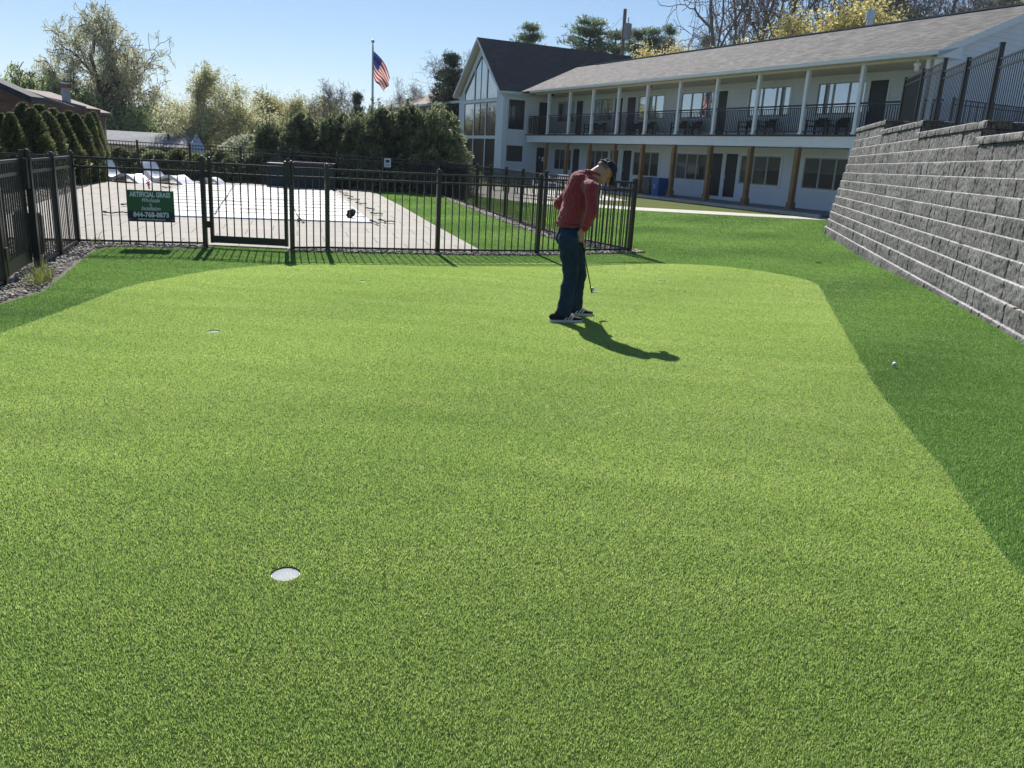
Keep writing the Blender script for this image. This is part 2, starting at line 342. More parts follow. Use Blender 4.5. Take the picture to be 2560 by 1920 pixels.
# ------------------------------------------------------------ gravel (stuff)
mGravel=leafmat('river_gravel',(.20,.185,.165),(.66,.61,.53),trans=0,rough=.8,objvar=0)
mSoil=M('gravel_bed_soil',(.13,.115,.10),.95,.3,14,bump=.6,bscale=50)
def gravel(poly,n_,z,sz=(.018,.04)):
    P=np.array(poly); lo=P.min(0);hi=P.max(0); X=rng.uniform(lo[0],hi[0],n_*4);Y=rng.uniform(lo[1],hi[1],n_*4); k=inpoly(X,Y,P); X=X[k][:n_];Y=Y[k][:n_]; n_=len(X)
    t=(1+5**.5)/2
    oc=np.array([(1,0,0),(-1,0,0),(0,1,0),(0,-1,0),(0,0,1),(0,0,-1)],float); of=np.array([(0,2,4),(2,1,4),(1,3,4),(3,0,4),(2,0,5),(1,2,5),(3,1,5),(0,3,5)])
    s_=rng.uniform(sz[0],sz[1],n_)[:,None,None]; jit=rng.uniform(.6,1.15,(n_,6,1)); sc=np.stack([rng.uniform(.7,1.3,n_),rng.uniform(.6,1.1,n_),rng.uniform(.4,.8,n_)],1)[:,None,:]
    a=rng.uniform(0,6.28,n_); V=oc[None]*s_*jit*sc; ca,sa=np.cos(a)[:,None],np.sin(a)[:,None]
    x=V[:,:,0]*ca-V[:,:,1]*sa; y=V[:,:,0]*sa+V[:,:,1]*ca; V=np.stack([x+X[:,None],y+Y[:,None],V[:,:,2]+z+rng.uniform(0,.02,n_)[:,None]],2)
    Fv=(of[None]+np.arange(n_)[:,None,None]*6).reshape(-1,3)
    return V.reshape(-1,3),Fv,np.repeat(rng.random(n_)**1.5,6)
beds=[([(-4.9,6.9),(-4.95,8.3),(-5.3,9.3),(-5.8,10.7),(-6.1,11.65),(-6.0,12.0),(-4.7,12.42),(-4.75,12.74),(-6.6,12.28),(-8.5,12.05),(-9.6,13.5),(-9.6,6.5)],9000,.0),
 ([(-3.6,12.5),(-3.0,12.72),(-1.3,13.2),(.3,13.85),(1.95,14.95),(2.3,15.2),(1.7,15.4),(.2,14.25),(-1.35,13.6),(-3.1,13.1),(-3.6,12.83)],5200,.006),
 ([(2.0,14.95),(2.35,15.2),(1.95,15.9),(1.1,17.6),(.7,19.1),(-.25,22.5),(-.95,25.1),(-1.9,28.7),(-2.9,32.6),(-3.35,32.5),(-2.45,28.5),(-1.5,24.9),(-.85,22.2),(.0,19.2),(.5,17.4),(1.2,15.9)],11000,.006),
 ([(-14.3,28.2),(-12.9,24.1),(-11.2,19.4),(-8.5,12.1),(-9.5,13.5),(-12.4,19.6),(-14.2,24.3),(-15.9,28.4),(-16.4,31.5),(-15.0,32),(-14.75,29.9)],9000,.0)]
allV=[];allF=[];allA=[];o_=0
for i,(pl,n_,z) in enumerate(beds):
    sheet('gravel_bed',pl if i else [(-4.65,6.9),(-4.7,8.3),(-5.05,9.3),(-5.55,10.7),(-5.85,11.55),(-5.75,11.9),(-4.5,12.2)]+pl[7:],z+(.006 if i else -.007),mSoil)
    V_,F_,A_=gravel(pl,n_,z+.008,(.016,.036) if i<2 else (.02,.045)); allV.append(V_);allF.append(F_+o_);allA.append(A_);o_+=len(V_)
tag(npmesh('gravel',np.concatenate(allV),np.concatenate(allF),mGravel,attr=np.concatenate(allA)),'grey and tan loose stones along the fences','gravel',kind='stuff')
# ------------------------------------------------------------ retaining wall
WD=np.array([.22756,.97376,0.]); WN=np.array([.97376,-.22756,0.])
T0=26.6; RAD=1.6
def wpath(t,p):      # arc-length style parameter: straight to T0, then bends right. p = perp distance of straight part
    if t<=T0: return WD*t+WN*p, -WN
    r=RAD-(p-3.27); a=(t-T0)/RAD
    if a<=1.35: 
        c=WD*T0+WN*(3.27+RAD); return c+(-WN*math.cos(a)+WD*math.sin(a))*r,(-WN*math.cos(a)+WD*math.sin(a))
    c=WD*T0+WN*(3.27+RAD); d=WN*math.sin(1.35)+WD*math.cos(1.35); nn=-WN*math.cos(1.35)+WD*math.sin(1.35)
    return c+nn*r+d*(a-1.35)*RAD,nn
TOP=[.06+.23*i for i in range(13)]
STEPS=[(12,22.4,31.5),(11,18.15,22.4),(10,13.85,18.15),(9,9.6,13.85),(8,3.0,9.6)]  # top course index, from, to
mBlock=None
def blockmat():
    m_,nt,p=pmat('split_face_block'); p.inputs['Roughness'].default_value=.9
    tc=N(nt,'ShaderNodeTexCoord'); a=N(nt,'ShaderNodeAttribute',attribute_name='v')
    n1=N(nt,'ShaderNodeTexNoise'); n1.inputs['Scale'].default_value=28; n1.inputs['Detail'].default_value=6; n1.inputs['Roughness'].default_value=.7; nt.links.new(tc.outputs['Object'],n1.inputs['Vector'])
    n2=N(nt,'ShaderNodeTexNoise'); n2.inputs['Scale'].default_value=2.2; n2.inputs['Detail'].default_value=3; nt.links.new(tc.outputs['Object'],n2.inputs['Vector'])
    cr=N(nt,'ShaderNodeValToRGB'); e=cr.color_ramp; e.elements[0].position=.36; e.elements[0].color=(.055,.054,.058,1); e.elements[1].position=.68; e.elements[1].color=(.30,.295,.285,1)
    nt.links.new(n1.outputs[0],cr.inputs[0])
    mx=N(nt,'ShaderNodeMix',data_type='RGBA',blend_type='MULTIPLY'); mx.inputs[0].default_value=1
    mr=N(nt,'ShaderNodeMapRange'); mr.inputs[1].default_value=.3;mr.inputs[2].default_value=.7; mr.inputs[3].default_value=.75; mr.inputs[4].default_value=1.2; nt.links.new(n2.outputs[0],mr.inputs[0])
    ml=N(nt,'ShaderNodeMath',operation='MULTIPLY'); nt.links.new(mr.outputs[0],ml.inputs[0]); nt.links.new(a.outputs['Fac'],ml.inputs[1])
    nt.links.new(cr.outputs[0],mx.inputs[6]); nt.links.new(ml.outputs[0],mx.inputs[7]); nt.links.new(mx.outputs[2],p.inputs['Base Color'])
    b=N(nt,'ShaderNodeBump'); b.inputs['Strength'].default_value=.8; b.inputs['Distance'].default_value=.012; nt.links.new(n1.outputs[0],b.inputs['Height']); nt.links.new(b.outputs[0],p.inputs['Normal'])
    return m_
mBlock=blockmat()
wall=empty('retaining_wall',tuple(WD*14+WN*3.3),'tall battered grey split-face block retaining wall with stepped caps at right','retaining wall')
def course(name,z0,z1,ta,tb,p,depth,rough,seed,jw=(.30,.62),frame=None,ledge=None,parent=None,label=None):
    rn=random.Random(seed); js=[ta-rn.uniform(0,.3)]
    while js[-1]<tb: js.append(js[-1]+rn.choice((jw[0],(jw[0]+jw[1])/2,jw[1]))*rn.uniform(.95,1.05))
    step=.028 if ta>2 else .028; nu=int((tb-ta)/step)+1; nv=max(3,int((z1-z0)/.026)); V=[];Av=[]
    ts=[ta+(tb-ta)*i/nu for i in range(nu+1)]
    # snap grid to joints
    ins=[]
    for j in js:
        if ta+.03<j<tb-.03: ins+=[j-.007,j,j+.007]
    ts=sorted([t for t in ts if all(abs(t-j)>.014 for j in js)]+ins+[]); 
    rows=[]
    for t in ts:
        jd=min(abs(t-j) for j in js); bi=sum(1 for j in js if j<=t); tint=random.Random(seed*1000+bi).uniform(.74,1.18)
        base,nn=(wpath(t,p) if frame is None else frame(t))
        tilt=random.Random(seed*77+bi).uniform(-.004,.008)
        gd=random.Random(seed*31+int(min(js,key=lambda j:abs(t-j))*50)).choice((.25,.5,1.,1.))
        for k in range(nv+1):
            z=z0+(z1-.010-z0)*k/nv; q=base+np.array([0,0,z])
            dd=rough*(1.1*noise.noise(Vector(q)*11)+1.0*noise.noise(Vector(q)*26)+.7*noise.noise(Vector(q)*55))+tilt
            ed=min(1,min(k,nv-k)/1.2+.25)   # pinch towards top and bottom edges
            dd=dd*ed-(.0 if 0<k<nv else .004)
            if jd<.004: dd-=.022*gd
            elif jd<.009: dd-=.008*gd
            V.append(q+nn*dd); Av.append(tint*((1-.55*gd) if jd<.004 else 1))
        # ledge behind the top edge
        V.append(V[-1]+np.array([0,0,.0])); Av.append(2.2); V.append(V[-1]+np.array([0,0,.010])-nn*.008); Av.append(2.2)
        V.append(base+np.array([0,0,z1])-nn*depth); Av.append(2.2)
    h_=nv+4; Fv=[]
    for i in range(len(ts)-1):
        for k in [q for q in range(h_-1) if q!=nv]: Fv.append((i*h_+k,(i+1)*h_+k,(i+1)*h_+k+1,i*h_+k+1))
    Fv=np.array(Fv)[:,::-1]
    # duplicate ledge front row so the pale ledge has its own tint
    V=np.array(V);Av=np.array(Av)
    o=npmesh(name,V,Fv,mBlock,parent=parent or wall,attr=Av); 
    if label: o['label']=label
    return o
for i in range(13):
    tb=31.5; ta=3.0
    for (ci,a,b) in STEPS:
        if i<=ci: ta=min(ta if i<=ci else 99,a)
    ta=min(a for (ci,a,b) in STEPS if ci>=i)
    z0=TOP[i]-.23
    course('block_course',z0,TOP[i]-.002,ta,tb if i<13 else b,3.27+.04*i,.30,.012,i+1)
for (ci,a,b) in STEPS:
    z0=TOP[ci]; p=3.27+.04*ci-.035
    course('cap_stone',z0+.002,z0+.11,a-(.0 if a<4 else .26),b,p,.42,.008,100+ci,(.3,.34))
    # end of the step: returns into the bank
    if a>4:
        pe=lambda t,a=a:(WD*(a+0.0)+WN*t,-WD)
        course('block_course',z0-.23,z0-.002,p+.05,p+1.9,0,.3,.008,200+ci,frame=pe)
        ce=lambda t,a=a:(WD*(a-.035)+WN*t,-WD)
        course('cap_stone',z0+.002,z0+.11,p-.0,p+1.9,0,.42,.004,300+ci,(.3,.34),frame=ce)
# upper terrace ground behind the wall, one level per step
mTerr=M('terrace_ground',(.16,.15,.12),.95,.25,3,bump=.5,bscale=25)
tb_=MB()
for (ci,a,b) in STEPS:
    z=TOP[ci]+.06; p=3.27+.04*ci+.35
    a_=WD*a+WN*p; b_=WD*min(b,T0+.6)+WN*p; far=60
    tb_.prism([tuple(a_[:2]),tuple((WD*a+WN*far)[:2]),tuple((WD*min(b,T0+.6)+WN*far)[:2]),tuple(b_[:2])],-.4,z)
tb_.prism([tuple((WD*(T0+.62)+WN*3.95)[:2]),tuple((WD*(T0+.62)+WN*60)[:2]),(75,40),BP(-5.8,40),BP(-5.8,1.2),BP(-3.4,1.2),tuple((WD*28+WN*5.8)[:2])],-.4,2.86)
tag(tb_.build('upper_terrace',mTerr),kind='structure')
# ------------------------------------------------------------ fences
def postpart(root,p,zt,w_=.064,z0=0,cap=True,mat=None):
    mat=mat or mBlack
    o=MB().box((p[0],p[1],(z0+zt)/2),(w_,w_,zt-z0),AX,None,(0,0,1)).build('post',mat,root)
    if cap:
        c=MB(); c.box((p[0],p[1],zt+.012),(w_*1.18,w_*1.18,.024),AX); c.ball((p[0],p[1],zt+.034),w_*.42,10,(1,1,.6)); c.build('post_cap',mat,o,smooth=False)
    return o
AX=np.array([1.,0,0])
def panelpart(root,p,q,z0,rails,zt,sp=.115,pk=.0155,name='rail_panel',rw=.028,rh=.032,botz=None,mat=None,zq=0,drop=.03):
    mat=mat or mBlack; p=np.array([p[0],p[1],0.]);q=np.array([q[0],q[1],0.]);d=q-p;L=np.linalg.norm(d);d/=L; mb=MB()
    for r in rails: mb.bar(p+d*.034+np.array([0,0,r+z0]),q-d*.034+np.array([0,0,r+z0+zq]),rw,rh)
    n_=max(2,int(round(L/sp)))
    for k in range(1,n_):
        c=p+d*L*k/n_; dz=zq*k/n_; mb.box((c[0],c[1],z0+dz+(zt-drop+rails[-1])/2-drop/2+ .0),(pk,pk,zt-rails[-1]+drop),d)
    return mb.build(name,mat,root)
# front fence
fr=[(-10.1,11.1),(-8.32,11.58),(-6.54,12.07),(-4.83,12.56),(-3.50,12.60),(-3.02,12.86),(-1.34,13.36),(.3,14.02),(2.03,15.17)]
RZ=[1.26,1.13,.07]
ff=empty('metal_fence',(-1.3,13.3,0),'black metal picket fence in front of the pool deck carrying the green sign','fence')
for i,p in enumerate(fr):
    d=np.array(fr[min(i+1,8)])-np.array(fr[max(i-1,0)]); AX=np.array([d[0],d[1],0])/np.linalg.norm(d)
    postpart(ff,p,1.30 if i not in(3,4) else 1.32,.068)
for i in range(8):
    if i==3: continue
    panelpart(ff,fr[i],fr[i+1],0,RZ,1.26)
# gate
g0=np.array([-4.83+.11,12.563,0]);g1=np.array([-3.50-.09,12.597,0]); gate=empty('fence_gate',tuple((g0+g1)/2),'black metal pool gate with thick bottom rail in the front fence','gate')
AX=(g1-g0)/np.linalg.norm(g1-g0)
fm=MB(); fm.box((g0[0],g0[1],.70),(.05,.05,1.24),AX); fm.box((g1[0],g1[1],.70),(.05,.05,1.24),AX); fm.bar(g0+(0,0,1.26),g1+(0,0,1.26),.034,.034); fm.bar(g0+(0,0,1.12),g1+(0,0,1.12),.03,.032); fm.bar(g0+(0,0,.14),g1+(0,0,.14),.04,.11)
fm.build('gate_frame',mBlack,gate)
pk=MB()
for k in range(1,10): c=g0+(g1-g0)*k/10; pk.box((c[0],c[1],.69),(.0155,.0155,1.1),AX)
pk.build('gate_pickets',mBlack,gate)
for e in (g0,g1): MB().ball((e[0],e[1],1.335),.03,10,(1,1,.7)).build('post_cap',mBlack,gate)
h_=MB(); h_.box((g0[0]-.05,g0[1]-.02,.36),(.07,.05,.10),AX); h_.build('hinge',mBlack,gate)
h_=MB(); h_.box((g0[0]-.05,g0[1]-.02,1.1),(.07,.05,.10),AX); h_.build('hinge',mBlack,gate)
l_=MB(); l_.box((g1[0]+.05,g1[1]-.04,1.18),(.10,.07,.34),AX); l_.tube([(g1[0]+.05,g1[1]-.04,1.34),(g1[0]+.05,g1[1]-.04,1.40)],.018,8); l_.build('latch',mBlack,gate)
# left fence and its gate
lf=[(-6.54,12.07),(-6.09,10.77),(-5.76,9.69),(-5.37,8.40),(-4.9,6.8),(-4.4,5.2)]
lfe=empty('metal_fence',(-6.1,10.7,0),'black metal picket fence running from the corner post towards the camera at left','fence')
for i,p in enumerate(lf[1:],1):
    d=np.array(lf[min(i+1,5)])-np.array(lf[i-1]); AX=np.array([d[0],d[1],0])/np.linalg.norm(d); postpart(lfe,p,1.30 if i<2 else 1.34,.07)
for i in (0,1,3,4): panelpart(lfe,lf[i],lf[i+1],0,RZ,1.26,pk=.0115)
a0=np.array([-5.79,9.60,0.])+0;a1=np.array([-5.40,8.50,0.]);AX=(a1-a0)/np.linalg.norm(a1-a0)
lg=empty('fence_gate',tuple((a0+a1)/2),'black metal gate with deep kick rail and latch box at far left','gate')
a0=a0+AX*.04; a1=a1-AX*.02
fm=MB(); fm.box((a0[0],a0[1],.70),(.05,.05,1.22),AX); fm.box((a1[0],a1[1],.70),(.05,.05,1.22),AX); fm.bar(a0+(0,0,1.26),a1+(0,0,1.26),.036,.036); fm.bar(a0+(0,0,1.12),a1+(0,0,1.12),.03,.032); fm.bar(a0+(0,0,.17),a1+(0,0,.17),.03,.15)
fm.build('gate_frame',mBlack,lg); pk=MB()
for k in range(1,11): c=a0+(a1-a0)*k/11; pk.box((c[0],c[1],.69),(.0155,.0155,1.1),AX)
pk.build('gate_pickets',mBlack,lg)
l_=MB(); l_.box((a0[0]+.01,a0[1]+.05,1.12),(.16,.10,.34),AX); l_.tube([(a0[0],a0[1]+.05,1.29),(a0[0],a0[1]+.05,1.38)],.03,8); l_.build('latch',mBlack,lg)
h_=MB(); h_.box((a1[0]+.02,a1[1]-.05,.34),(.11,.08,.13),AX); h_.build('hinge',mBlack,lg)
# right fence
rf=[(2.03,15.17)]; rpts=catmull([(2.03,15.17),(1.56,15.89),(.77,17.57),(.36,18.95),(-.02,20.23),(-.57,22.42),(-1.25,24.95),(-2.19,28.51),(-3.2,32.3)],40,False)
acc=0
for a,b in zip(rpts[:-1],rpts[1:]):
    acc+=np.linalg.norm(b-a)
    if acc>=1.8: rf.append(tuple(b)); acc=0
rf[-1]=tuple(rpts[-1]) if acc<.9 else rf[-1]
if acc>=.9: rf.append(tuple(rpts[-1]))
rfe=empty('metal_fence',(0,20.2,0),'black metal picket fence running back beside the gravel strip towards the hedge','fence')
for i,p in enumerate(rf[1:],1):
    d=np.array(rf[min(i+1,len(rf)-1)])-np.array(rf[i-1]); AX=np.array([d[0],d[1],0])/np.linalg.norm(d); postpart(rfe,p,1.30,.066)
for i in range(len(rf)-1): panelpart(rfe,rf[i],rf[i+1],0,RZ,1.26)
mScreen=M('dark_mesh_screen',(.018,.025,.035),.8,.1,3)
for i in (len(rf)-4,len(rf)-3,len(rf)-2):
    a,b=np.array([*rf[i],0]),np.array([*rf[i+1],0]); MB().bar(a+(0,0,.58)-U*0+(.035,.01,0),b+(0,0,.58)+(.035,.01,0),.01,1.0).build('privacy_screen',mScreen,rfe)
# far fence
fp=[A(x,400,32.9)[:2] for x in (90,215,345.5,476,602,724,841,957,1074)]; fp[-1]=np.array(rf[-1])
far=empty('metal_fence',(fp[5][0],fp[5][1],0),'black metal picket fence along the far side of the pool with a small notice','fence')
AX=np.array([1.,0,0])
hz=[1.40,1.39,1.37,1.36,1.34,1.32,1.30,1.28,1.27]
for i,p in enumerate(fp[:-1]): postpart(far,p,hz[i]+.04,.066)
for i in range(8): panelpart(far,fp[i],fp[i+1],0,[hz[i],hz[i]-.13,.07],hz[i],zq=hz[i+1]-hz[i])
for i in (7,): 
    a,b=np.array([*fp[i],0]),np.array([*fp[i+1],0]); MB().bar(a+(.9,-.03,.58),b+(0,-.03,.58),.01,1.0).build('privacy_screen',mScreen,far)
# upper fence on the retaining wall
uf=empty('metal_fence',tuple(WD*16+WN*4.3+np.array([0,0,2.3])),'black metal picket fence stepping down on top of the block retaining wall','fence')
up=[(25.6,4.6,4.0),(23.7,4.3,4.0),(21.8,4.3,4.0),(19.85,4.3,4.0),(18.0,4.3,3.79),(16.05,4.3,3.79),(14.1,4.3,3.59),(12.2,4.3,3.59),(10.3,4.3,3.37),(8.4,4.3,3.37),(6.5,4.3,3.14)]
AX=WD
for i,(t,p_,zt) in enumerate(up[1:],1):
    q=WD*t+WN*p_; postpart(uf,q,zt+.05,.075,zt-1.45,cap=False)
    c=MB(); c.box((q[0],q[1],zt+.058),(.085,.085,.018),WD); c.build('post_cap',mBlack,uf)
for i in range(1,len(up)-1):
    a=WD*up[i][0]+WN*up[i][1]; b=WD*up[i+1][0]+WN*up[i+1][1]; zt=up[i+1][2] if up[i+1][2]<up[i][2] and i%2==0 else up[i][2]
    zt=min(up[i][2],up[i+1][2]) if i!=1 else 4.0
    panelpart(uf,a,b,zt-1.26,[1.26,1.12,.07],1.26,sp=.118 if i>1 else .07,pk=.012)
# guard rail between the building end and the fence on the terrace
gr=empty('guard_rail',BP(-6.3,-1)+(2.86,),'low black guard rail seen through the pickets of the upper fence','railing')
ga=np.array([*BP(-6.7,-.4),0]);gb=ga-Nn*9.5; AX=Nn
for k in range(6):
    q=ga+(gb-ga)*k/5; MB().box((q[0],q[1],3.5),(.06,.06,1.3),Nn).build('post',mBlack,gr)
for k in range(5): panelpart(gr,(ga+(gb-ga)*k/5)[:2],(ga+(gb-ga)*(k+1)/5)[:2],2.9,[1.18,1.04,.08],1.18,sp=.12)
# ------------------------------------------------------------ long white building
def Q(s_,D,z): return P0+U*s_-Nn*D+np.array([0,0,z])
bld=empty('motel_building',tuple(Q(10,0,0)),'long two-storey white sided building with a balcony, cedar posts and tall glazed gable','building')
def siding(name,fn,out,s0,s1,z0,z1,holes=(),lim=None,mat=None,parent=None,bh=.178):
    mb=MB(); z=z0
    while z<z1-1e-4:
        zt=min(z+bh,z1); cuts=sorted({z,zt}|{q for h_ in holes for q in h_[2:] if z<q<zt})
        for a,b in zip(cuts[:-1],cuts[1:]):
            mid=(a+b)/2; iv=[(s0,s1)] if lim is None else [None]
            for (ha,hb,hza,hzb) in holes:
                if hza<mid<hzb:
                    nv=[]
                    for q in iv:
                        if q is None: continue
                        x0,x1=q
                        if hb<=x0 or ha>=x1: nv.append(q); continue
                        if ha>x0: nv.append((x0,ha))
                        if hb<x1: nv.append((hb,x1))
                    iv=nv
            oa=.022*(1-(a-z)/bh); ob=.022*(1-(b-z)/bh)
            for q in iv:
                if q is None:
                    l0,r0=lim(a); l1,r1=lim(b)
                    if r0-l0<.01: continue
                else: l0,r0=q; l1,r1=q
                mb.quad(fn(l0,a)+out*oa,fn(r0,a)+out*oa,fn(r1,b)+out*ob,fn(l1,b)+out*ob)
                if a==z: mb.quad(fn(l0,a)+out*oa,fn(r0,a)+out*oa,fn(r0,a),fn(l0,a))
        z=zt
    return mb.build(name,mat or mSiding,parent or bld)
def rbox(mb,fn,out,a,b,c,d,dep,off=0.):
    """box covering s a..b, z c..d on the plane, dep thick outwards from off"""
    P=[fn(a,c)+out*off,fn(b,c)+out*off,fn(b,d)+out*off,fn(a,d)+out*off]; Qs=[p+out*dep for p in P]
    mb.add(P+Qs,[(0,1,2,3),(7,6,5,4),(0,4,5,1),(1,5,6,2),(2,6,7,3),(3,7,4,0)])
def window(fn,out,a,b,c,d,panes=3,upper=True,trim=.10,blind=True,black=False,gm=None):
    mb=MB()
    for q in ((a,a+trim,c,d),(b-trim,b,c,d),(a+trim,b-trim,c,c+trim*.9),(a+trim,b-trim,d-trim,d)): rbox(mb,fn,out,*q,.045)
    o=mb.build('window',mWhite,bld); a+=trim;b-=trim;c+=trim*.9;d-=trim
    fm=MB(); t=.045; wd=(b-a)/panes
    for k in range(panes):
        x0=a+wd*k;x1=a+wd*(k+1)
        for q in ((x0,x0+t,c,d),(x1-t,x1,c,d),(x0+t,x1-t,c,c+t),(x0+t,x1-t,d-t,d)): rbox(fm,fn,out,*q,.035,-.02)
    fm.build('window_frame',mBlackFrame if black else mFrameG,o)
    for k in range(panes):
        x0=a+wd*k+t;x1=a+wd*(k+1)-t
        g=MB(); rbox(g,fn,out,x0,x1,c+t,d-t,.01,-.02); g.build('pane',gm or (mGlassHi if upper else mGlassLo),o)
        if blind and not upper and k!=2*0+99:
            zb=c+t+(d-c-2*t)*random.choice((.48,.5,.52)); g=MB(); rbox(g,fn,out,x0+.01,x1-.01,zb,d-t,.003,-.0095); g.build('blind',mBlindG,o)
    return o
mBlindG=glass('blind_behind_glass',(.075,.095,.085),.05)
def door(fn,out,a,b,d,c,paper=False,trim=.09):
    mb=MB()
    for q in ((a-trim,a,c,d+trim),(b,b+trim,c,d+trim),(a,b,d,d+trim)): rbox(mb,fn,out,*q,.04)
    o=mb.build('door_trim',mWhite,bld)
    mb=MB(); rbox(mb,fn,out,a,b,c,d,.03,-.03); 
    for x0,x1 in ((a+.12,a+(b-a)*.45),(a+(b-a)*.55,b-.12)):
        for z0,z1 in ((c+.2,c+.85),(c+1.0,d-.18)): rbox(mb,fn,out,x0,x1,z0,z1,.008,0.0)
    p=mb.build('door',mDoor,o)
    hm=MB(); rbox(hm,fn,out,b-.10,b-.06,c+.95,c+1.15,.05,.01); hm.build('handle',mSteel,o)
    if paper:
        hm=MB(); rbox(hm,fn,out,a+.42,a+.60,c+1.25,c+1.55,.004,.01); rbox(hm,fn,out,a+.2,a+.3,c+1.42,c+1.55,.004,.01); hm.build('notice_paper',mWhite,o)
    return o
DW=1.9
fM=lambda s_,z: Q(s_,DW,z)
WU=[(-1.19,1.44),(2.79,5.54),(7.9,10.6),(11.89,14.42),(16.82,19.05),(21.2,23.6)]
WL=[(-1.15,1.62),(2.8,5.58),(7.78,10.5),(11.85,14.45),(16.9,19.3),(21.25,23.67)]
DU=[(-2.13,-1.29),(6.95,7.75),(14.58,15.41),(15.9,16.72),(20.3,21.1)]
DL=[(5.70,6.53),(6.78,7.60),(14.56,15.42),(15.92,16.76),(20.32,21.15)]
holes=[(a,b,3.82,5.24) for a,b in WU]+[(a,b,3.06,5.12) for a,b in DU]
siding('wall',fM,Nn,-5.6,24.38,3.05,5.42,holes)
holesL=[(a,b,.86,2.32) for a,b in WL]+[(a,b,.14,2.27) for a,b in DL]
siding('wall',fM,Nn,-2.6,24.38,.28,2.60,holesL)
bm=MB(); rbox(bm,fM,Nn,-2.6,24.38,.12,.28,.03); bm.build('base_board',mWhite,bld)
for i,(a,b) in enumerate(WU): window(fM,Nn,a,b,3.82,5.24,3,True)
for i,(a,b) in enumerate(WL): window(fM,Nn,a,b,.86,2.32,3,False)
for a,b in DU: door(fM,Nn,a,b,5.12,3.06)
for a,b in DL: door(fM,Nn,a,b,2.27,.14)
# cores so that nothing shows through
core=MB(); core.add([Q(-5.5,DW+.06,0),Q(24.3,DW+.06,0),Q(24.3,10,0),Q(-5.5,10,0),Q(-5.5,DW+.06,5.4),Q(24.3,DW+.06,5.4),Q(24.3,10,5.4),Q(-5.5,10,5.4)],[(0,1,5,4),(1,2,6,5),(2,3,7,6),(3,0,4,7)]); core.build('wall',mSidingG,bld)
# balcony slab: white fascia in two steps, deck line above
fas=MB(); F0=lambda s_,z: Q(s_,0,z)
rbox(fas,F0,Nn,-2.75,23.9,2.56,2.80,.05); rbox(fas,F0,Nn,-2.78,23.93,2.80,2.96,.085); rbox(fas,F0,Nn,-2.78,23.93,2.87,2.885,.10)
fas.add([Q(23.9,0,2.56),Q(23.9,1.9,2.56),Q(23.9,1.9,2.96),Q(23.9,0,2.96)],[(0,1,2,3)])
fas.build('balcony_fascia',mWhite,bld)
mDeckEdge=M('dark_deck_boards',(.055,.035,.03),.7,.2,6)
sl_=MB(); sl_.add([Q(-5.6,-.13,2.962),Q(24.0,-.13,2.962),Q(24.0,1.95,2.962),Q(-5.6,1.95,2.962),Q(-5.6,-.13,3.03),Q(24.0,-.13,3.03),Q(24.0,1.95,3.03),Q(-5.6,1.95,3.03)],[(0,1,2,3),(7,6,5,4),(0,4,5,1),(1,5,6,2),(2,6,7,3),(3,7,4,0)]); sl_.build('balcony_deck',mDeckEdge,bld)
so_=MB(); so_.add([Q(-2.6,.0,2.57),Q(23.9,.0,2.57),Q(23.9,1.9,2.57),Q(-2.6,1.9,2.57)],[(0,1,2,3)]); so_.build('porch_ceiling',mSoffit,bld)
so_=MB(); rbox(so_,F0,Nn,-2.78,-2.55,.12,2.56,.07); rbox(so_,lambda t,z:Q(-2.72,t,z),-U,0,1.9,.12,2.56,.05); so_.build('corner_board',mWhite,bld)
PS=[21.2,18.6,16.0,13.4,10.76,8.12,5.42,2.76,.06,-2.58,-5.25]
for k,s_ in enumerate(PS):
    if k<9:
        mb=MB(); c=Q(s_,-.02,1.34); mb.box(c,(.19,.19,2.44),U); o=mb.build('porch_post',mWood,bld)
        MB().box(Q(s_,-.02,.27),(.27,.27,.30),U).build('post_base',mWood,o)
    mb=MB(); mb.box(Q(s_,-.02,4.22),(.14,.14,2.38),U); mb.box(Q(s_,-.02,3.07),(.18,.18,.10),U); mb.build('balcony_post',mWhite,bld)
# railings between posts
PSr=[24.0]+PS
for a,b in zip(PSr[:-1],PSr[1:]):
    x0,x1=b+.08,a-.08
    if a==24.0: x1=23.85
    mb=MB(); mb.bar(Q(x0,0,4.12),Q(x1,0,4.12),.05,.06); mb.bar(Q(x0,0,4.03),Q(x1,0,4.03),.03,.03); mb.bar(Q(x0,0,3.14),Q(x1,0,3.14),.04,.045)
    n_=int((x1-x0)/.105)
    for k in range(1,n_): c=Q(x0+(x1-x0)*k/n_,0,3.59); mb.box(c,(.026,.026,.86),U)
    for k in (1,2): c=Q(x0+(x1-x0)*k/3,0,3.075); mb.box(c,(.03,.03,.09),U)
    mb.build('railing',mDarkRail,bld)
mb=MB(); mb.bar(Q(23.9,0,4.12),Q(23.9,.75,4.12),.05,.06); mb.bar(Q(23.9,0,3.14),Q(23.9,.75,3.14),.04,.045)
for k in range(0,8): mb.box(Q(23.9,.1*k,3.6),(.026,.026,.9),U)
mb.build('railing',mDarkRail,bld)
mb=MB(); mb.bar(Q(-5.3,0,4.12),Q(-6.0,0,4.12),.05,.06); mb.bar(Q(-5.3,0,3.14),Q(-6.0,0,3.14),.04,.045)
for k in range(0,7): mb.box(Q(-5.35-.1*k,0,3.6),(.026,.026,.9),U)
mb.build('railing',mDarkRail,bld)
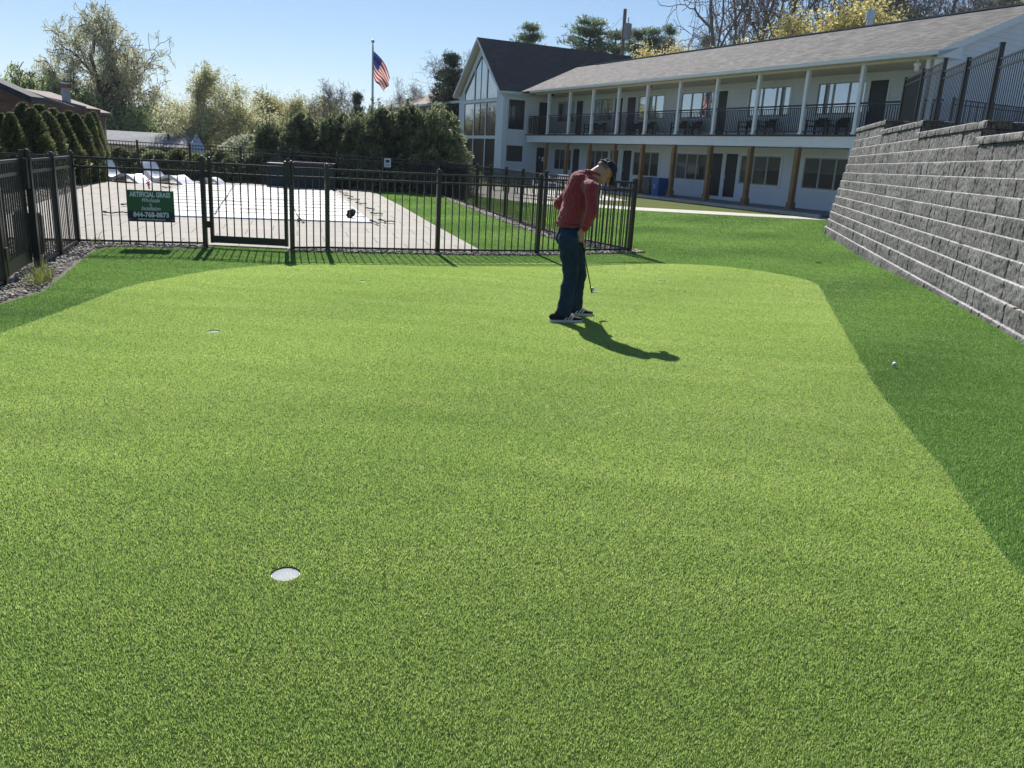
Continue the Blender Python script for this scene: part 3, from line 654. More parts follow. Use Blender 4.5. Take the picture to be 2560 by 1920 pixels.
# beam, soffit, gutter
mb=MB(); mb.add([Q(-5.6,-.10,5.40),Q(22.9,-.10,5.40),Q(22.9,.12,5.40),Q(-5.6,.12,5.40),Q(-5.6,-.10,5.52),Q(22.9,-.10,5.52),Q(22.9,.12,5.52),Q(-5.6,.12,5.52)],[(0,1,2,3),(7,6,5,4),(0,4,5,1),(2,6,7,3)]); mb.build('eave_beam',mSoffit,bld)
mb=MB(); mb.quad(Q(-5.6,.12,5.42),Q(24.3,.12,5.42),Q(24.3,1.92,5.42),Q(-5.6,1.92,5.42)); mb.quad(Q(-5.9,-.5,5.47),Q(23.6,-.5,5.47),Q(23.6,-.1,5.47),Q(-5.9,-.1,5.47)); mb.build('soffit',mSoffit,bld)
g_=MB(); prof=[(-.50,5.47),(-.58,5.47),(-.61,5.54),(-.61,5.60),(-.50,5.60)]
for a,b in zip(prof[:-1],prof[1:]): g_.quad(Q(-5.95,a[0],a[1]),Q(22.8,a[0],a[1]),Q(22.8,b[0],b[1]),Q(-5.95,b[0],b[1]))
g_.quad(*[Q(-5.95,a,b) for a,b in prof]); g_.build('gutter',mGutter,bld)
for s_ in (.45,3.25,5.9,8.55,11.1,21.35):
    MB().box(Q(s_-.05,.25,5.36),(.13,.13,.14),U).build('soffit_light',mBlack,bld)
# security camera on the eave
c_=Q(-4.9,-.15,5.40); mb=MB(); mb.tube([c_+(0,0,.05),c_-(0,0,.06)],.03,10); mb.ball(c_-(0,0,.14),.12,16,(1,1,.75)); mb.ball(c_-(0,0,.27),.085,14); mb.build('security_camera',mPlasticW,bld,smooth=True)
# main roof
EV=5.60; RG=7.70; DR=4.8
mb=MB(); sL=24.0
def rq(D): return EV+(RG-EV)*(D+.55)/(DR+.55)
mb.add([Q(-5.95,-.55,EV),Q(sL+7,-.55,EV),Q(sL+7,DR,RG),Q(-5.95,DR,RG)],[(0,1,2,3)])
mb.add([Q(-5.95,DR,RG),Q(sL+7,DR,RG),Q(sL+7,10.2,EV),Q(-5.95,10.2,EV)],[(0,1,2,3)])
mb.build('roof',mRoof,bld)
mb=MB(); mb.bar(Q(-5.95,DR,RG+.02),Q(24,DR,RG+.02),.22,.05); mb.build('ridge_cap',mGrayRoof,bld)
# rake board and end wall
mb=MB(); 
for D0,D1 in ((-.55,DR),(10.2,DR)):
    z0,z1=rq(D0) if D0<5 else EV,RG
    for o_s in (-5.95,-5.90):
        mb.quad(Q(o_s,D0,z0-.22),Q(o_s,D1,z1-.22),Q(o_s,D1,z1-.012),Q(o_s,D0,z0-.012))
    mb.quad(Q(-5.95,D0,z0-.22),Q(-5.60,D0,z0-.22),Q(-5.60,D1,z1-.22),Q(-5.95,D1,z1-.22))
    mb.quad(Q(-5.97,D0,z0+.0),Q(-5.97,D1,z1+.0),Q(-5.97,D1,z1-.05),Q(-5.97,D0,z0-.05))
mb.add([Q(-5.95,-.55,5.42),Q(-5.95,.55,5.42),Q(-5.95,.55,5.80),Q(-5.95,-.55,5.56)],[(0,1,2,3)]); mb.add([Q(-5.95,-.55,5.42),Q(-5.95,.55,5.42),Q(-5.6,.55,5.42),Q(-5.6,-.55,5.42)],[(0,1,2,3)])
mb.build('rake_board',mGutter,bld)
fE=lambda D,z: Q(-5.62,D,z)
def limE(z):
    if z<5.42: return (.1,9.6)
    d=(z+.2-EV)/(RG-EV)*(DR+.55)-.55
    return (max(.1,d),2*DR-max(.1,d))
siding('wall',fE,-U,.1,9.6,2.6,7.45,lim=limE,mat=mSiding)
mb=MB(); mb.box(Q(-5.55,.02,4.2),(.18,.2,2.5),U); mb.add([Q(-5.62,.1,5.0),Q(-5.62,.45,5.42),Q(-5.66,.45,5.42),Q(-5.66,.1,5.0)],[(0,1,2,3)]); mb.build('corner_board',mWhite,bld)
# flue pipe
q=plane_pt=None
r_=ray(2160+12,66); base=np.array([0,0,CH]);  nrm=np.array([Nn[0],Nn[1],0]); t_=((P0-Nn*5.2-base)@nrm)/(r_@nrm); q=base+r_*t_; q[2]=7.45
mb=MB(); mb.tube([q,q+(0,0,.62)],.13,16); mb.tube([q+(0,0,.62),q+(0,0,.66)],.18,16); mb.tube([q+(0,0,.66),q+(0,0,.98)],.19,16); mb.build('flue_pipe',mSteel,bld,smooth=False)
# ---- gable wing
SC=28.05; DG=-1.62; S0,S1=24.38,31.72
fG=lambda s_,z: Q(s_,DG,z)
apz=9.0; 
def slopeZ(s_,ap=9.02): return ap-abs(s_-SC)*.918
def inside(s_,z,gl):    # glazed area
    return True
gx0,gx1=25.3,30.8
def limG(z): 
    d=(8.75-z)/.918; return (max(S0,SC-d),min(S1,SC+d))
GH=[(gx0,gx1,.15,5.22)]
def lims_gable(z):
    l,r=limG(z); return l,r
# wall pieces left and right of glazing, strips above
siding('wall',fG,Nn,S0,gx0,.1,5.5); siding('wall',fG,Nn,gx1,S1,.1,5.5)
# above z 5.5 white panel bands hugging the raked glass
def glz(s_): return min(5.85+(8.05-5.85)*(1-abs(s_-SC)/2.75)*1.0,8.05)
mb=MB(); 
for sgn in (-1,1):
    a=[(SC,8.72),(SC+sgn*(S1-SC),slopeZ(S1)-.32),(SC+sgn*(S1-SC),5.4),(SC+sgn*2.75,5.4),(SC+sgn*2.75,5.85),(SC,8.05)]
    mb.quad(*[fG(x,z)+Nn*.012 for x,z in a])
mb.build('gable_panel',mWhite,bld)
# glazing: three tiers, three columns with a split middle
cols=[(25.3,27.02),(27.02,29.05),(29.05,30.8)]
tiers=[(.15,2.65),(2.87,4.98),(5.2,None)]
gw=MB()
def bars(mb,p,q,wd=.12,dp=.07,off=.0): 
    mb.bar(p+Nn*off,q+Nn*off,wd,dp,up=Nn)
for x in (25.3,30.8): bars(gw,fG(x,.1),fG(x,5.86),.12)
for z in (2.76,5.09): bars(gw,fG(25.3,z),fG(30.8,z),.2,.072)
bars(gw,fG(25.3,5.85),fG(SC,8.07),.12,.074); bars(gw,fG(30.8,5.85),fG(SC,8.07),.12,.074)
for x in (27.02,29.05): bars(gw,fG(x,.1),fG(x,5.1),.11,.068); bars(gw,fG(x,5.1),fG(x,glz(x)),.11,.068)
bars(gw,fG(25.2,.12),fG(30.9,.12),.16,.08)
wn=gw.build('gable_window_frame',mWhite,bld)
def paneq(pts,gm,name='pane'):
    o=MB().quad(*[fG(x,z)-Nn*.01 for x,z in pts]).build(name,gm,wn)
    fr_=MB()
    for a,b in zip(pts,pts[1:]+pts[:1]): bars(fr_,fG(*a),fG(*b),.05,.035,-.005)
    fr_.build('pane_edge',mBlackFrame,wn)
for ci,(a,b) in enumerate(cols):
    for ti,(c,d) in enumerate(tiers):
        a_,b_=a+.07,b-.07
        if d: 
            if ti==1 and ci==1: m_=(a+b)/2; paneq([(a_,c+.02),(m_,c+.02),(m_,d-.02),(a_,d-.02)],mGlassGab); paneq([(m_,c+.02),(b_,c+.02),(b_,d-.02),(m_,d-.02)],mGlassGab)
            else: paneq([(a_,c+.02),(b_,c+.02),(b_,d-.02),(a_,d-.02)],mGlassGab if ti else mGlassGabLo)
        elif ci==1:
            paneq([(a_,5.2),(SC,5.2),(SC,7.95),(a_,glz(a_)-.1)],mGlassGab); paneq([(SC,5.2),(b_,5.2),(b_,glz(b_)-.1),(SC,7.95)],mGlassGab)
        elif ci==0: paneq([(a_,5.2),(b_,5.2),(b_,glz(b_)-.1),(a_,glz(a_)-.1)],mGlassGab)
        else: paneq([(a_,5.2),(b_,5.2),(b_,glz(b_)-.1),(a_,glz(a_)-.1)],mGlassGab)
mb=MB(); 
for x in (S0+.06,S1-.06): bars(mb,fG(x,.1),fG(x,5.45),.14,.06)
mb.build('corner_board',mWhite,bld)
# return wall
fR=lambda D,z: Q(S0,D,z)
WR=[(-1.32,.0,3.22,5.2),(-1.34,.0,1.22,2.38)]
siding('wall',fR,-U,DG,DW,.1,5.45,[WR[0],WR[1],(.95,1.75,3.06,5.1),(.95,1.75,.14,2.27)])
for h_ in WR: window(fR,-U,*h_,panes=1,upper=True,blind=False,black=True,gm=mGlassLo,trim=.09)
door(fR,-U,.95,1.75,5.1,3.06); door(fR,-U,.95,1.75,2.27,.14,paper=True)
mb=MB(); bars(mb,fG(S0-.03,.1),fG(S0-.03,5.45),.06,.06); mb.box(Q(S0-.02,DG+.06,2.8),(.05,.14,5.3),U); mb.build('corner_board',mWhite,bld)
mb=MB(); d0=Q(S0-.08,DG+.22,0); mb.tube([Q(S0-.30,DG-.3,5.45),Q(S0-.30,DG-.25,5.32),Q(S0-.1,DG+.2,5.15),d0+(0,0,5.0),d0+(0,0,.2)],.045,8); mb.build('downspout',mGutter,bld)
# back/left walls of the wing
core=MB(); core.add([Q(S0+.05,DG+.05,0),Q(S1-.05,DG+.05,0),Q(S1-.05,9.7,0),Q(S0+.05,9.7,0),Q(S0+.05,DG+.05,5.4),Q(S1-.05,DG+.05,5.4),Q(S1-.05,9.7,5.4),Q(S0+.05,9.7,5.4),Q(SC,DG+.05,8.6),Q(SC,9.7,8.6)],[(0,1,5,8,4),(1,2,6,5),(2,3,7,9,6),(3,0,4,7)]); core.build('wall',mBlack if False else mSidingG,bld)
# wing roof
DF=DG-.42; DBk=9.95; EW=3.95; ez=9.06-EW*.885
mb=MB()
for sgn in (-1,1):
    e=SC+sgn*EW
    mb.quad(Q(SC,DF,9.06),Q(e,DF,ez),Q(e,DBk,ez),Q(SC,DBk,9.06))
o=mb.build('wing_roof',mRoofDark,bld)
mb=MB()
for sgn in (-1,1):
    e=SC+sgn*EW
    mb.quad(Q(SC,DF,8.86),Q(e,DF,ez-.18),Q(e,DG+.1,ez-.18),Q(SC,DG+.1,8.86))     # soffit
mb.build('soffit',mSoffit,bld)
mb=MB()
for sgn in (-1,1):
    e=SC+sgn*EW
    mb.quad(Q(SC,DF-.01,9.04),Q(e,DF-.01,ez-.01),Q(e,DF-.01,ez-.2),Q(SC,DF-.01,8.85)); mb.quad(Q(SC,DF-.012,9.07),Q(e,DF-.012,ez+.01),Q(e,DF-.012,ez-.04),Q(SC,DF-.012,9.02))
    mb.quad(Q(e,DF-.01,ez-.01),Q(e,DBk,ez-.01),Q(e,DBk,ez-.18),Q(e,DF-.01,ez-.18))
mb.build('rake_board',mWhite,bld)
mb=MB(); 
for a,b in zip([(0,-.13),(.08,-.13),(.11,-.06),(.11,0)],[(.08,-.13),(.11,-.06),(.11,0),(0,0)]):
    e=SC-EW; mb.quad(Q(e-a[0],DF,ez+a[1]),Q(e-a[0],-.5,ez+a[1]),Q(e-b[0],-.5,ez+b[1]),Q(e-b[0],DF,ez+b[1]))
mb.build('gutter',mGutter,bld)
# eave soffit on the return side
mb=MB(); mb.quad(Q(SC-EW,DF,ez-.18),Q(S0,DF,ez-.18),Q(S0,DW,ez-.18),Q(SC-EW,DW,ez-.18)); mb.build('soffit',mSoffit,bld)
# the left wing beyond the gable
mb=MB(); e0,e1=S1,55.5
mb.quad(Q(e0,-.55,5.42),Q(e1,-.55,5.42),Q(e1-5,4.8,7.4),Q(e0,4.8,7.4)); mb.quad(Q(e1,-.55,5.42),Q(e1,10,5.42),Q(e1-5,4.8,7.4)); mb.quad(Q(e0,4.8,7.4),Q(e1-5,4.8,7.4),Q(e1,10,5.42),Q(e0,10,5.42)); mb.build('roof',mTanRoof,bld)
mb=MB(); rbox(mb,lambda s_,z:Q(s_,-.5,z),Nn,e0,e1,5.26,5.42,.06); mb.build('gutter',mGutter,bld)
siding('wall',fM,Nn,e0,e1-.6,.1,5.26,[(33.0,34.0,3.05,5.05),(35.6,37.6,3.8,5.0)])
door(fM,Nn,33.0,34.0,5.05,3.06); window(fM,Nn,35.6,37.6,3.8,5.0,2,True)
mb=MB(); rbox(mb,F0,Nn,e0,e1-.6,2.55,3.0,.05); mb.build('balcony_fascia',mWhite,bld)
mb=MB(); mb.quad(Q(e0,0,3.02),Q(e1,0,3.02),Q(e1,1.9,3.02),Q(e0,1.9,3.02)); mb.quad(Q(e0,-.5,5.27),Q(e1,-.5,5.27),Q(e1,1.9,5.27),Q(e0,1.9,5.27)); mb.build('soffit',mSoffit,bld)
for s_ in (33.4,36.6,39.8,43,46.2,49.4,52.6): MB().box(Q(s_,0,4.1),(.13,.13,2.25),U).build('balcony_post',mWhite,bld)
# ------------------------------------------------------------ pool cover and deck things
mCover,nt,p_=pmat('pool_cover_fabric'); p_.inputs['Roughness'].default_value=.5; p_.inputs['Specular IOR Level'].default_value=.4
tc,cb=dots(nt,(.965,.262,0),(-.262,.965,0),1,1)
b_=N(nt,'ShaderNodeTexBrick'); b_.offset=0; b_.inputs['Scale'].default_value=1; b_.inputs['Brick Width'].default_value=1.5; b_.inputs['Row Height'].default_value=.62; b_.inputs['Mortar Size'].default_value=.02; b_.inputs['Mortar Smooth'].default_value=.6
b_.inputs[1].default_value=(.29,.29,.285,1); b_.inputs[2].default_value=(.24,.28,.34,1); b_.inputs[3].default_value=(.36,.35,.33,1); nt.links.new(cb.outputs[0],b_.inputs['Vector']); nt.links.new(b_.outputs[0],p_.inputs['Base Color'])
wv=N(nt,'ShaderNodeTexNoise'); wv.inputs['Scale'].default_value=1.6; mp=N(nt,'ShaderNodeMapping'); mp.inputs['Scale'].default_value=(.5,2.2,1); nt.links.new(cb.outputs[0],mp.inputs[0]); nt.links.new(mp.outputs[0],wv.inputs['Vector'])
bp=N(nt,'ShaderNodeBump'); bp.inputs['Strength'].default_value=.6; bp.inputs['Distance'].default_value=.12; nt.links.new(wv.outputs[0],bp.inputs['Height']); nt.links.new(bp.outputs[0],p_.inputs['Normal'])
cNL,cNR,cFR,cFL=[G(*q,.04) for q in ((323,536),(926,556),(822,472),(471,457))]
mb=MB(); nu_,nv_=24,60; V=[]
for j in range(nv_+1):
    for i in range(nu_+1):
        a,b=i/nu_,j/nv_; q=(cNL*(1-a)+cNR*a)*(1-b)+(cFL*(1-a)+cFR*a)*b
        ins_=min(1,min(a,1-a)*6,min(b,1-b)*10); q=q+np.array([0,0,-.0+.02*ins_*noise.noise(Vector((a*5,b*9,0)))+.012*ins_*math.sin(b*60)])
        V.append(q)
mb.add(V,[(j*(nu_+1)+i,j*(nu_+1)+i+1,(j+1)*(nu_+1)+i+1,(j+1)*(nu_+1)+i) for j in range(nv_) for i in range(nu_)])
pc=mb.build('pool_cover',mCover,smooth=True); tag(pc,'large white safety cover stretched over the swimming pool','pool cover')
mSeamG=M('grey_cover_seam',(.24,.24,.25),.8,.1,5); mDarkLine=M('dark_cover_seam',(.20,.22,.25),.7,.1,5)
mb=MB(); 
for (a,b) in (((430,535),(600,452)),):
    pts=[G(205+0*k,0) if False else None for k in range(0)]
def line_on(p,q,n_=30,wig=.03,z=.062): 
    P=[];p=np.array(p);q=np.array(q)
    for k in range(n_+1):
        t=k/n_; c=p*(1-t)+q*t; c=c+np.array([wig*noise.noise(Vector((t*9,p[0],1))),wig*noise.noise(Vector((t*7,p[1],4))),0]); c[2]=z; P.append(c)
    return P
s1=line_on(G(535,536,.05),G(588,460,.05)); s2=line_on(G(748,548,.05),G(725,500,.05),20)
for s_ in (s1,s2): mb.tube(s_,.012,5)
mb.build('cover_seam',mDarkLine,pc)
mb=MB()
for k in range(1,12):
    b_k=k/12.; p_=cNL*(1-b_k)+cFL*b_k; q_=cNR*(1-b_k)+cFR*b_k; mb.bar(p_+(0,0,.03),q_+(0,0,.03),.045,.012)
mb.build('cover_seam',mSeamG,pc)
mb=MB()
for a,b in ((cNL,cNR),(cNR,cFR),(cFR,cFL),(cFL,cNL)): mb.bar(a+(0,0,.0),b+(0,0,.0),.07,.03)
mb.build('cover_hem',mPlasticW,pc)
mStrap=M('black_webbing',(.015,.015,.018),.8,.1,5)
STR=[((322,513),(306,514),'right'),((322,533),(276,533),''),((424,469),(410,470),'')]
stps=[((322,512),(306,515)),((322,536),(262,534)),((426,470),(408,471)),((442,463),(428,464)),((855,478),(842,476)),((868,486),(850,483)),((882,494),(862,491)),((898,502),(872,499)),((915,512),(892,510)),((935,526),(918,524)),((955,538),(930,535)),((985,558),(950,554)),((945,562),(928,556)),((757,556),(748,550))]
names_=['left of the green sign','lying level with the sign bottom left of it','beyond the left lounger foot','farthest on the left deck side','farthest on the right deck side','second farthest on the right side','third from the hedge on the right','fourth from the hedge on the right','fifth from the hedge on the right','beside the dark bundle, farther one','beside the dark bundle, nearer one','nearest to the fence on the right','coiled at the near right cover corner','curled at the near edge beside the gate']
for k,(p,q) in enumerate(stps):
    a=G(*p,.04);b=G(*q,.04); mb=MB(); P=[]
    for j in range(9):
        t=j/8; c=a*(1-t)+b*t; c=c+np.array([0,.18*math.sin(t*math.pi*(1+k%3))*(.5+.3*(k%2)),.02+.02*abs(math.sin(t*9+k))]); P.append(c)
    for u_,v_ in zip(P[:-1],P[1:]): mb.bar(u_,v_,.05,.02)
    mb.ball(P[-1]+(0,0,.01),.04,8,(1.2,.8,.5))
    tag(mb.build('cover_strap',mStrap),'black pool cover strap on the pavers, '+names_[k],'strap','loose cover straps around the pool')
c=G(879,545,.03); mb=MB()
for k in range(7): 
    mb.ball(c+(rng.uniform(-.07,.07),rng.uniform(-.07,.07),.06+.03*k*.6),.085-.006*k,10,(1,1,.8))
o=mb.build('dark_bundle',mStrap,smooth=True); tag(o,'dark crumpled bundle sitting on the right edge of the pool cover','bundle')
# lounger
def lounger(loc,rz,label,sc=1.0):
    root=empty('pool_lounger',loc,label,'lounger','white moulded loungers on the deck')
    prof=catmull([(-.92,.80),(-.80,.66),(-.64,.42),(-.46,.24),(-.26,.16),(-.05,.20),(.2,.29),(.42,.30),(.62,.22),(.84,.09),(.98,.01)],6,False)
    V=[];Fc=[];n_=len(prof); w_=.34*sc
    for i,(x,z) in enumerate(prof):
        x*=sc;z*=sc; wd=w_*(1 if x>-.5*sc else 1-.12*((-.5*sc-x)/sc))
        for y,dz in ((-wd,0),(-wd*.8,-.012),(-wd*.3,-.03),(wd*.3,-.03),(wd*.8,-.012),(wd,0)): V.append((x,y,z+dz))
        for y in (wd,-wd): V.append((x,y,max(0,z-.10-(0.0))))
    k=8
    for i in range(n_-1):
        for j in range(k): Fc.append((i*k+j,(i+1)*k+j,(i+1)*k+(j+1)%k,i*k+(j+1)%k))
    Fc.append(tuple(range(k))); Fc.append(tuple((n_-1)*k+j for j in range(k-1,-1,-1)))
    off=np.array(loc); mb=MB(); mb.add([np.array(v)+off for v in V],Fc); mb.build('seat_shell',mPlasticW,root,smooth=False)
    mb=MB()
    for y in (-.31*sc,.31*sc):
        q=[(-.80*sc,0),(-.45*sc,0),(-.2*sc,.0),(-.26*sc,.10*sc),(-.46*sc,.16*sc),(-.62*sc,.34*sc),(-.74*sc,.5*sc)]
        mb.add([np.array((x,y-.02,z))+off for x,z in q]+[np.array((x,y+.02,z))+off for x,z in q],[tuple(range(7)),tuple(range(13,6,-1))]+[(i,7+i,7+(i+1)%7,(i+1)%7) for i in range(7)])
    mb.build('back_support',mPlasticW,root); root.rotation_euler=(0,0,rz); return root
lounger((-14.0,29.2,.03),R(-20),'white S-curved pool lounger on the left, nearest to the gravel bed')
lounger((-12.75,29.9,.03),R(-20),'white S-curved pool lounger between the left one and the cover')
fr_=empty('pool_footrest',(-11.55,30.9,.03),'low white curved footrest of which only the hump shows beside the gate post','footrest')
mb=MB(); P=catmull([(-.42,.0),(-.3,.10),(-.12,.22),(.1,.235),(.28,.14),(.42,.0)],6,False); V=[]
for x,z in P:
    for y in (-.33,.33): V+= [(-11.55+x,30.9+y,.03+z),(-11.55+x*.9,30.9+y,.03+max(0,z-.07))]
n_=len(P); mb.add(V,[(i*4+a,i*4+b,(i+1)*4+b,(i+1)*4+a) for i in range(n_-1) for a,b in ((0,2),(2,3),(3,1),(1,0))]); mb.build('seat_shell',mPlasticW,fr_)
# dark enclosure on the far deck side
mEncl=M('dark_enclosure_panel',(.02,.026,.036),.6,.1,2); mRedBrown=M('red_brown_lid_edge',(.10,.035,.03),.6,.2,4)
e0=G(667,468);e1=G(834,476); eb=empty('equipment_cabinet',tuple((e0+e1)/2),'long dark low cabinet with a reddish lid at the far end of the pool','cabinet')
AX=(e1-e0)/np.linalg.norm(e1-e0); pe=np.array([-AX[1],AX[0],0]); L_=np.linalg.norm(e1-e0)
mb=MB(); mb.box((e0+e1)/2+pe*.45+(0,0,.45),(L_,.9,.9),AX); mb.build('body',mEncl,eb)
mb=MB(); mb.box((e0+e1)/2+AX*L_*.18+pe*.45+(0,0,.94),(L_*.64,.96,.07),AX); mb.build('lid',mRedBrown,eb)
mb=MB(); mb.bar((e0+e1)/2-AX*L_*.14+(0,0,.985)-pe*.05,(e0+e1)/2+AX*L_*.5+(0,0,.985)-pe*.05,.04,.02); mb.build('lid_edge',mSteel,eb)
# dark unit and pipes behind the left fence
ub=empty('pool_heater',(-7.2,10.6,0),'dark pump and heater unit standing on gravel behind the left gate','pool heater')
mb=MB(); mb.box((-7.2,10.6,.42),(.75,.55,.74)); mb.box((-7.2,10.6,.81),(.80,.60,.05)); mb.build('housing',mEncl,ub)
mb=MB(); 
for k in range(6): mb.box((-7.2,10.315,.2+.09*k),(.6,.02,.02))
mb.build('louvres',mSteel,ub)
mb=MB(); mb.tube([(-6.75,10.3,.25),(-6.75,10.3,.55),(-6.8,10.6,.6)],.035,8); mb.tube([(-7.6,10.2,.12),(-6.9,10.2,.15),(-6.6,10.4,.12)],.03,8); mb.build('pipe',mSteel,ub)
mb=MB(); mb.tube([(-6.55,10.9,0),(-6.55,10.9,.5)],.17,14); mb.ball((-6.55,10.9,.5),.17,12,(1,1,.6)); o=mb.build('filter_tank',mEncl); tag(o,'dark rounded filter tank beside the heater behind the left gate','filter tank')
# ------------------------------------------------------------ signs
def text(s_,size,loc,ax,up,mat,name,parent,shear=0,bold=0,wide=1.0,align='CENTER',ext=.0015):
    cu=bpy.data.curves.new(name,'FONT'); cu.body=s_; cu.size=size; cu.align_x=align; cu.align_y='CENTER'; cu.shear=shear; cu.offset=bold; cu.extrude=ext; cu.resolution_u=2
    t=bpy.data.objects.new('tmp',cu); COL.objects.link(t); bpy.context.view_layer.update()
    me=bpy.data.meshes.new_from_object(t.evaluated_get(bpy.context.evaluated_depsgraph_get())); bpy.data.objects.remove(t)
    ax=np.array(ax);up=np.array(up);nn=np.cross(ax,up); off=np.array(wloc(parent)); loc=np.array(loc)
    for v in me.vertices:
        c=v.co; v.co=Vector(loc+ax*c.x*wide+up*c.y+nn*c.z-off)
    me.materials.clear(); me.materials.append(mat); o=bpy.data.objects.new(name,me); COL.objects.link(o); o.parent=parent; return o
mSG=M('sign_green',(.025,.13,.05),.45,.05,3); mSN=M('sign_navy',(.012,.02,.05),.45,.05,3); mSW=M('sign_letter_white',(.75,.80,.82),.5,.02,3)
fa=np.array([*fr[2],0]);fb=np.array([*fr[3],0]); ax=(fb-fa)/np.linalg.norm(fb-fa); nn=np.array([ax[1],-ax[0],0.])
def onf(px,py): 
    r=ray(px,py); n0=nn; P_=fa+nn*.03; o0=np.array([0,0,CH]); t=((P_-o0)@n0)/(r@n0); return o0+r*t
cs=sum(onf(*q) for q in ((321.5,476),(428.5,480),(431.7,554),(325,551)))/4
upv=np.array([0,0,1.]); up2=upv
sg=empty('fence_sign',tuple(cs),'green and navy ARTIFICIAL GRASS lawn sign tied to the front fence','sign')
sw,sh=.655,.46
mb=MB(); mb.box(cs,(sw,.006,sh),ax,None,(0,0,1)); mb.build('board',mSG,sg)
mb=MB(); mb.box(cs+nn*.0035-upv*(sh/2-.075),(sw,.004,.15),ax); mb.build('lower_band',mSN,sg)
fc=cs+nn*.007
text('ARTIFICIAL GRASS',.098,fc+upv*.165,ax,upv,mSW,'headline',sg,bold=.0042,wide=.70)
text('Wholesale',.082,fc+upv*.085,ax,upv,mSW,'text_line',sg,shear=.35,bold=.0012,wide=.72)
text('&',.055,fc+upv*.022,ax,upv,mSW,'text_line',sg)
text('Installation',.082,fc-upv*.035,ax,upv,mSW,'text_line',sg,shear=.35,bold=.0012,wide=.75)
text('844-768-8873',.098,fc-upv*.13,ax,upv,mSW,'phone_number',sg,bold=.0042,wide=.90)
text('ArtificialGrassTurfWarehouse.com',.030,fc-upv*.195,ax,upv,mSW,'web_address',sg,bold=.0008,wide=.9)
mb=MB()
for s_ in (-1,1): mb.bar(fc+ax*s_*.30-upv*.195-ax*.025,fc+ax*s_*.30-upv*.195+ax*.025,.002,.003)
mb.build('rule_lines',mSW,sg)
# red ribbon tied on a picket
q=onf(371,456); mb=MB(); mRib=M('pink_red_ribbon',(.8,.06,.10),.6,.05,3)
for k in range(6):
    a_=k*1.05; mb.quad(q+nn*.02,q+nn*.03+ax*.035*math.cos(a_)+upv*.05*math.sin(a_),q+nn*.025+ax*.03*math.cos(a_+.6)+upv*.045*math.sin(a_+.6))
mb.quad(q+nn*.02-ax*.012,q+nn*.02+ax*.012,q+nn*.03+ax*.02-upv*.10,q+nn*.03-upv*.09); mb.ball(q+nn*.02,.016,8)
tag(mb.build('ribbon',mRib),'small pinkish red ribbon tied to a picket above the green sign','ribbon')
# notice on the far fence
q=A(969,407,32.75); ns=empty('notice_sign',tuple(q),'small white notice board on the far pool fence','sign')
MB().box(q,(.26,.01,.34)).build('board',mSW,ns); MB().box(q+(0,-.008,.06),(.16,.006,.11)).build('pictogram',mSN,ns)
mb=MB(); 
for k in range(3): mb.box(q+(0,-.008,-.05-.035*k),(.18,.004,.012))
mb.build('text_line',mSN,ns)
# ------------------------------------------------------------ cups and balls
CL=['nearest golf cup with white liner, low left of centre','golf cup at the left part of the green','golf cup beyond the others near the fence, left of the man','golf cup at the right of the man near the far edge']
for k,c in enumerate(HOLES):
    cu=empty('golf_cup',(c[0],c[1],-.02),CL[k],'golf cup','golf cups sunk into the putting green')
    MB().lathe((c[0],c[1],0),[(.0515,-.001),(.0538,-.001),(.0538,-.12),(.0505,-.12),(.0515,-.001)],32).build('liner',mCup,cu,smooth=False)
    mb=MB(); mb.lathe((c[0],c[1],0),[(.0505,-.085),(.030,-.088),(.028,-.10),(.0001,-.10)],24)
    for a in (0,2.09,4.19): mb.bar((c[0]+.028*math.cos(a),c[1]+.028*math.sin(a),-.088),(c[0]+.05*math.cos(a),c[1]+.05*math.sin(a),-.083),.004,.012)
    mb.build('cup_floor',mCup,cu)
mBall,nt,p_=pmat('golf_ball_cover'); p_.inputs['Base Color'].default_value=(.82,.84,.86,1); p_.inputs['Roughness'].default_value=.25
vo=N(nt,'ShaderNodeTexVoronoi'); vo.inputs['Scale'].default_value=260; tc=N(nt,'ShaderNodeTexCoord'); nt.links.new(tc.outputs['Object'],vo.inputs['Vector']); bp=N(nt,'ShaderNodeBump'); bp.inputs['Strength'].default_value=.5; bp.inputs['Distance'].default_value=.001; nt.links.new(vo.outputs[0],bp.inputs['Height']); nt.links.new(bp.outputs[0],p_.inputs['Normal'])
mNavy=M('ball_mark_blue',(.02,.05,.16),.4,.02,3)
def gball(c,label,mk):
    c=np.array(c,float); r=empty('golf_ball',tuple(c),label,'golf ball'); MB().ball(c,.0214,28).build('ball_body',mBall,r,smooth=True)
    d=np.array(mk,float); d/=np.linalg.norm(d); a=np.cross(d,(0,0,1)); a/=np.linalg.norm(a); mb=MB()
    for t in (-.5,-.25,0,.25,.5):
        q=d*math.cos(t)+a*math.sin(t); q2=d*math.cos(t+.2)+a*math.sin(t+.2); mb.bar(c+q*.0212,c+q2*.0212,.006,.006,up=(0,0,1))
    mb.build('ball_mark',mNavy,r); return r
gball((3.33,6.93,.030),'white golf ball with a blue mark lying on the darker turf near the wall',(-.3,-1,-.1))
gball((.797,8.585,.292),'golf ball balanced on the raised club face in front of the man',(-.1,-1,0))
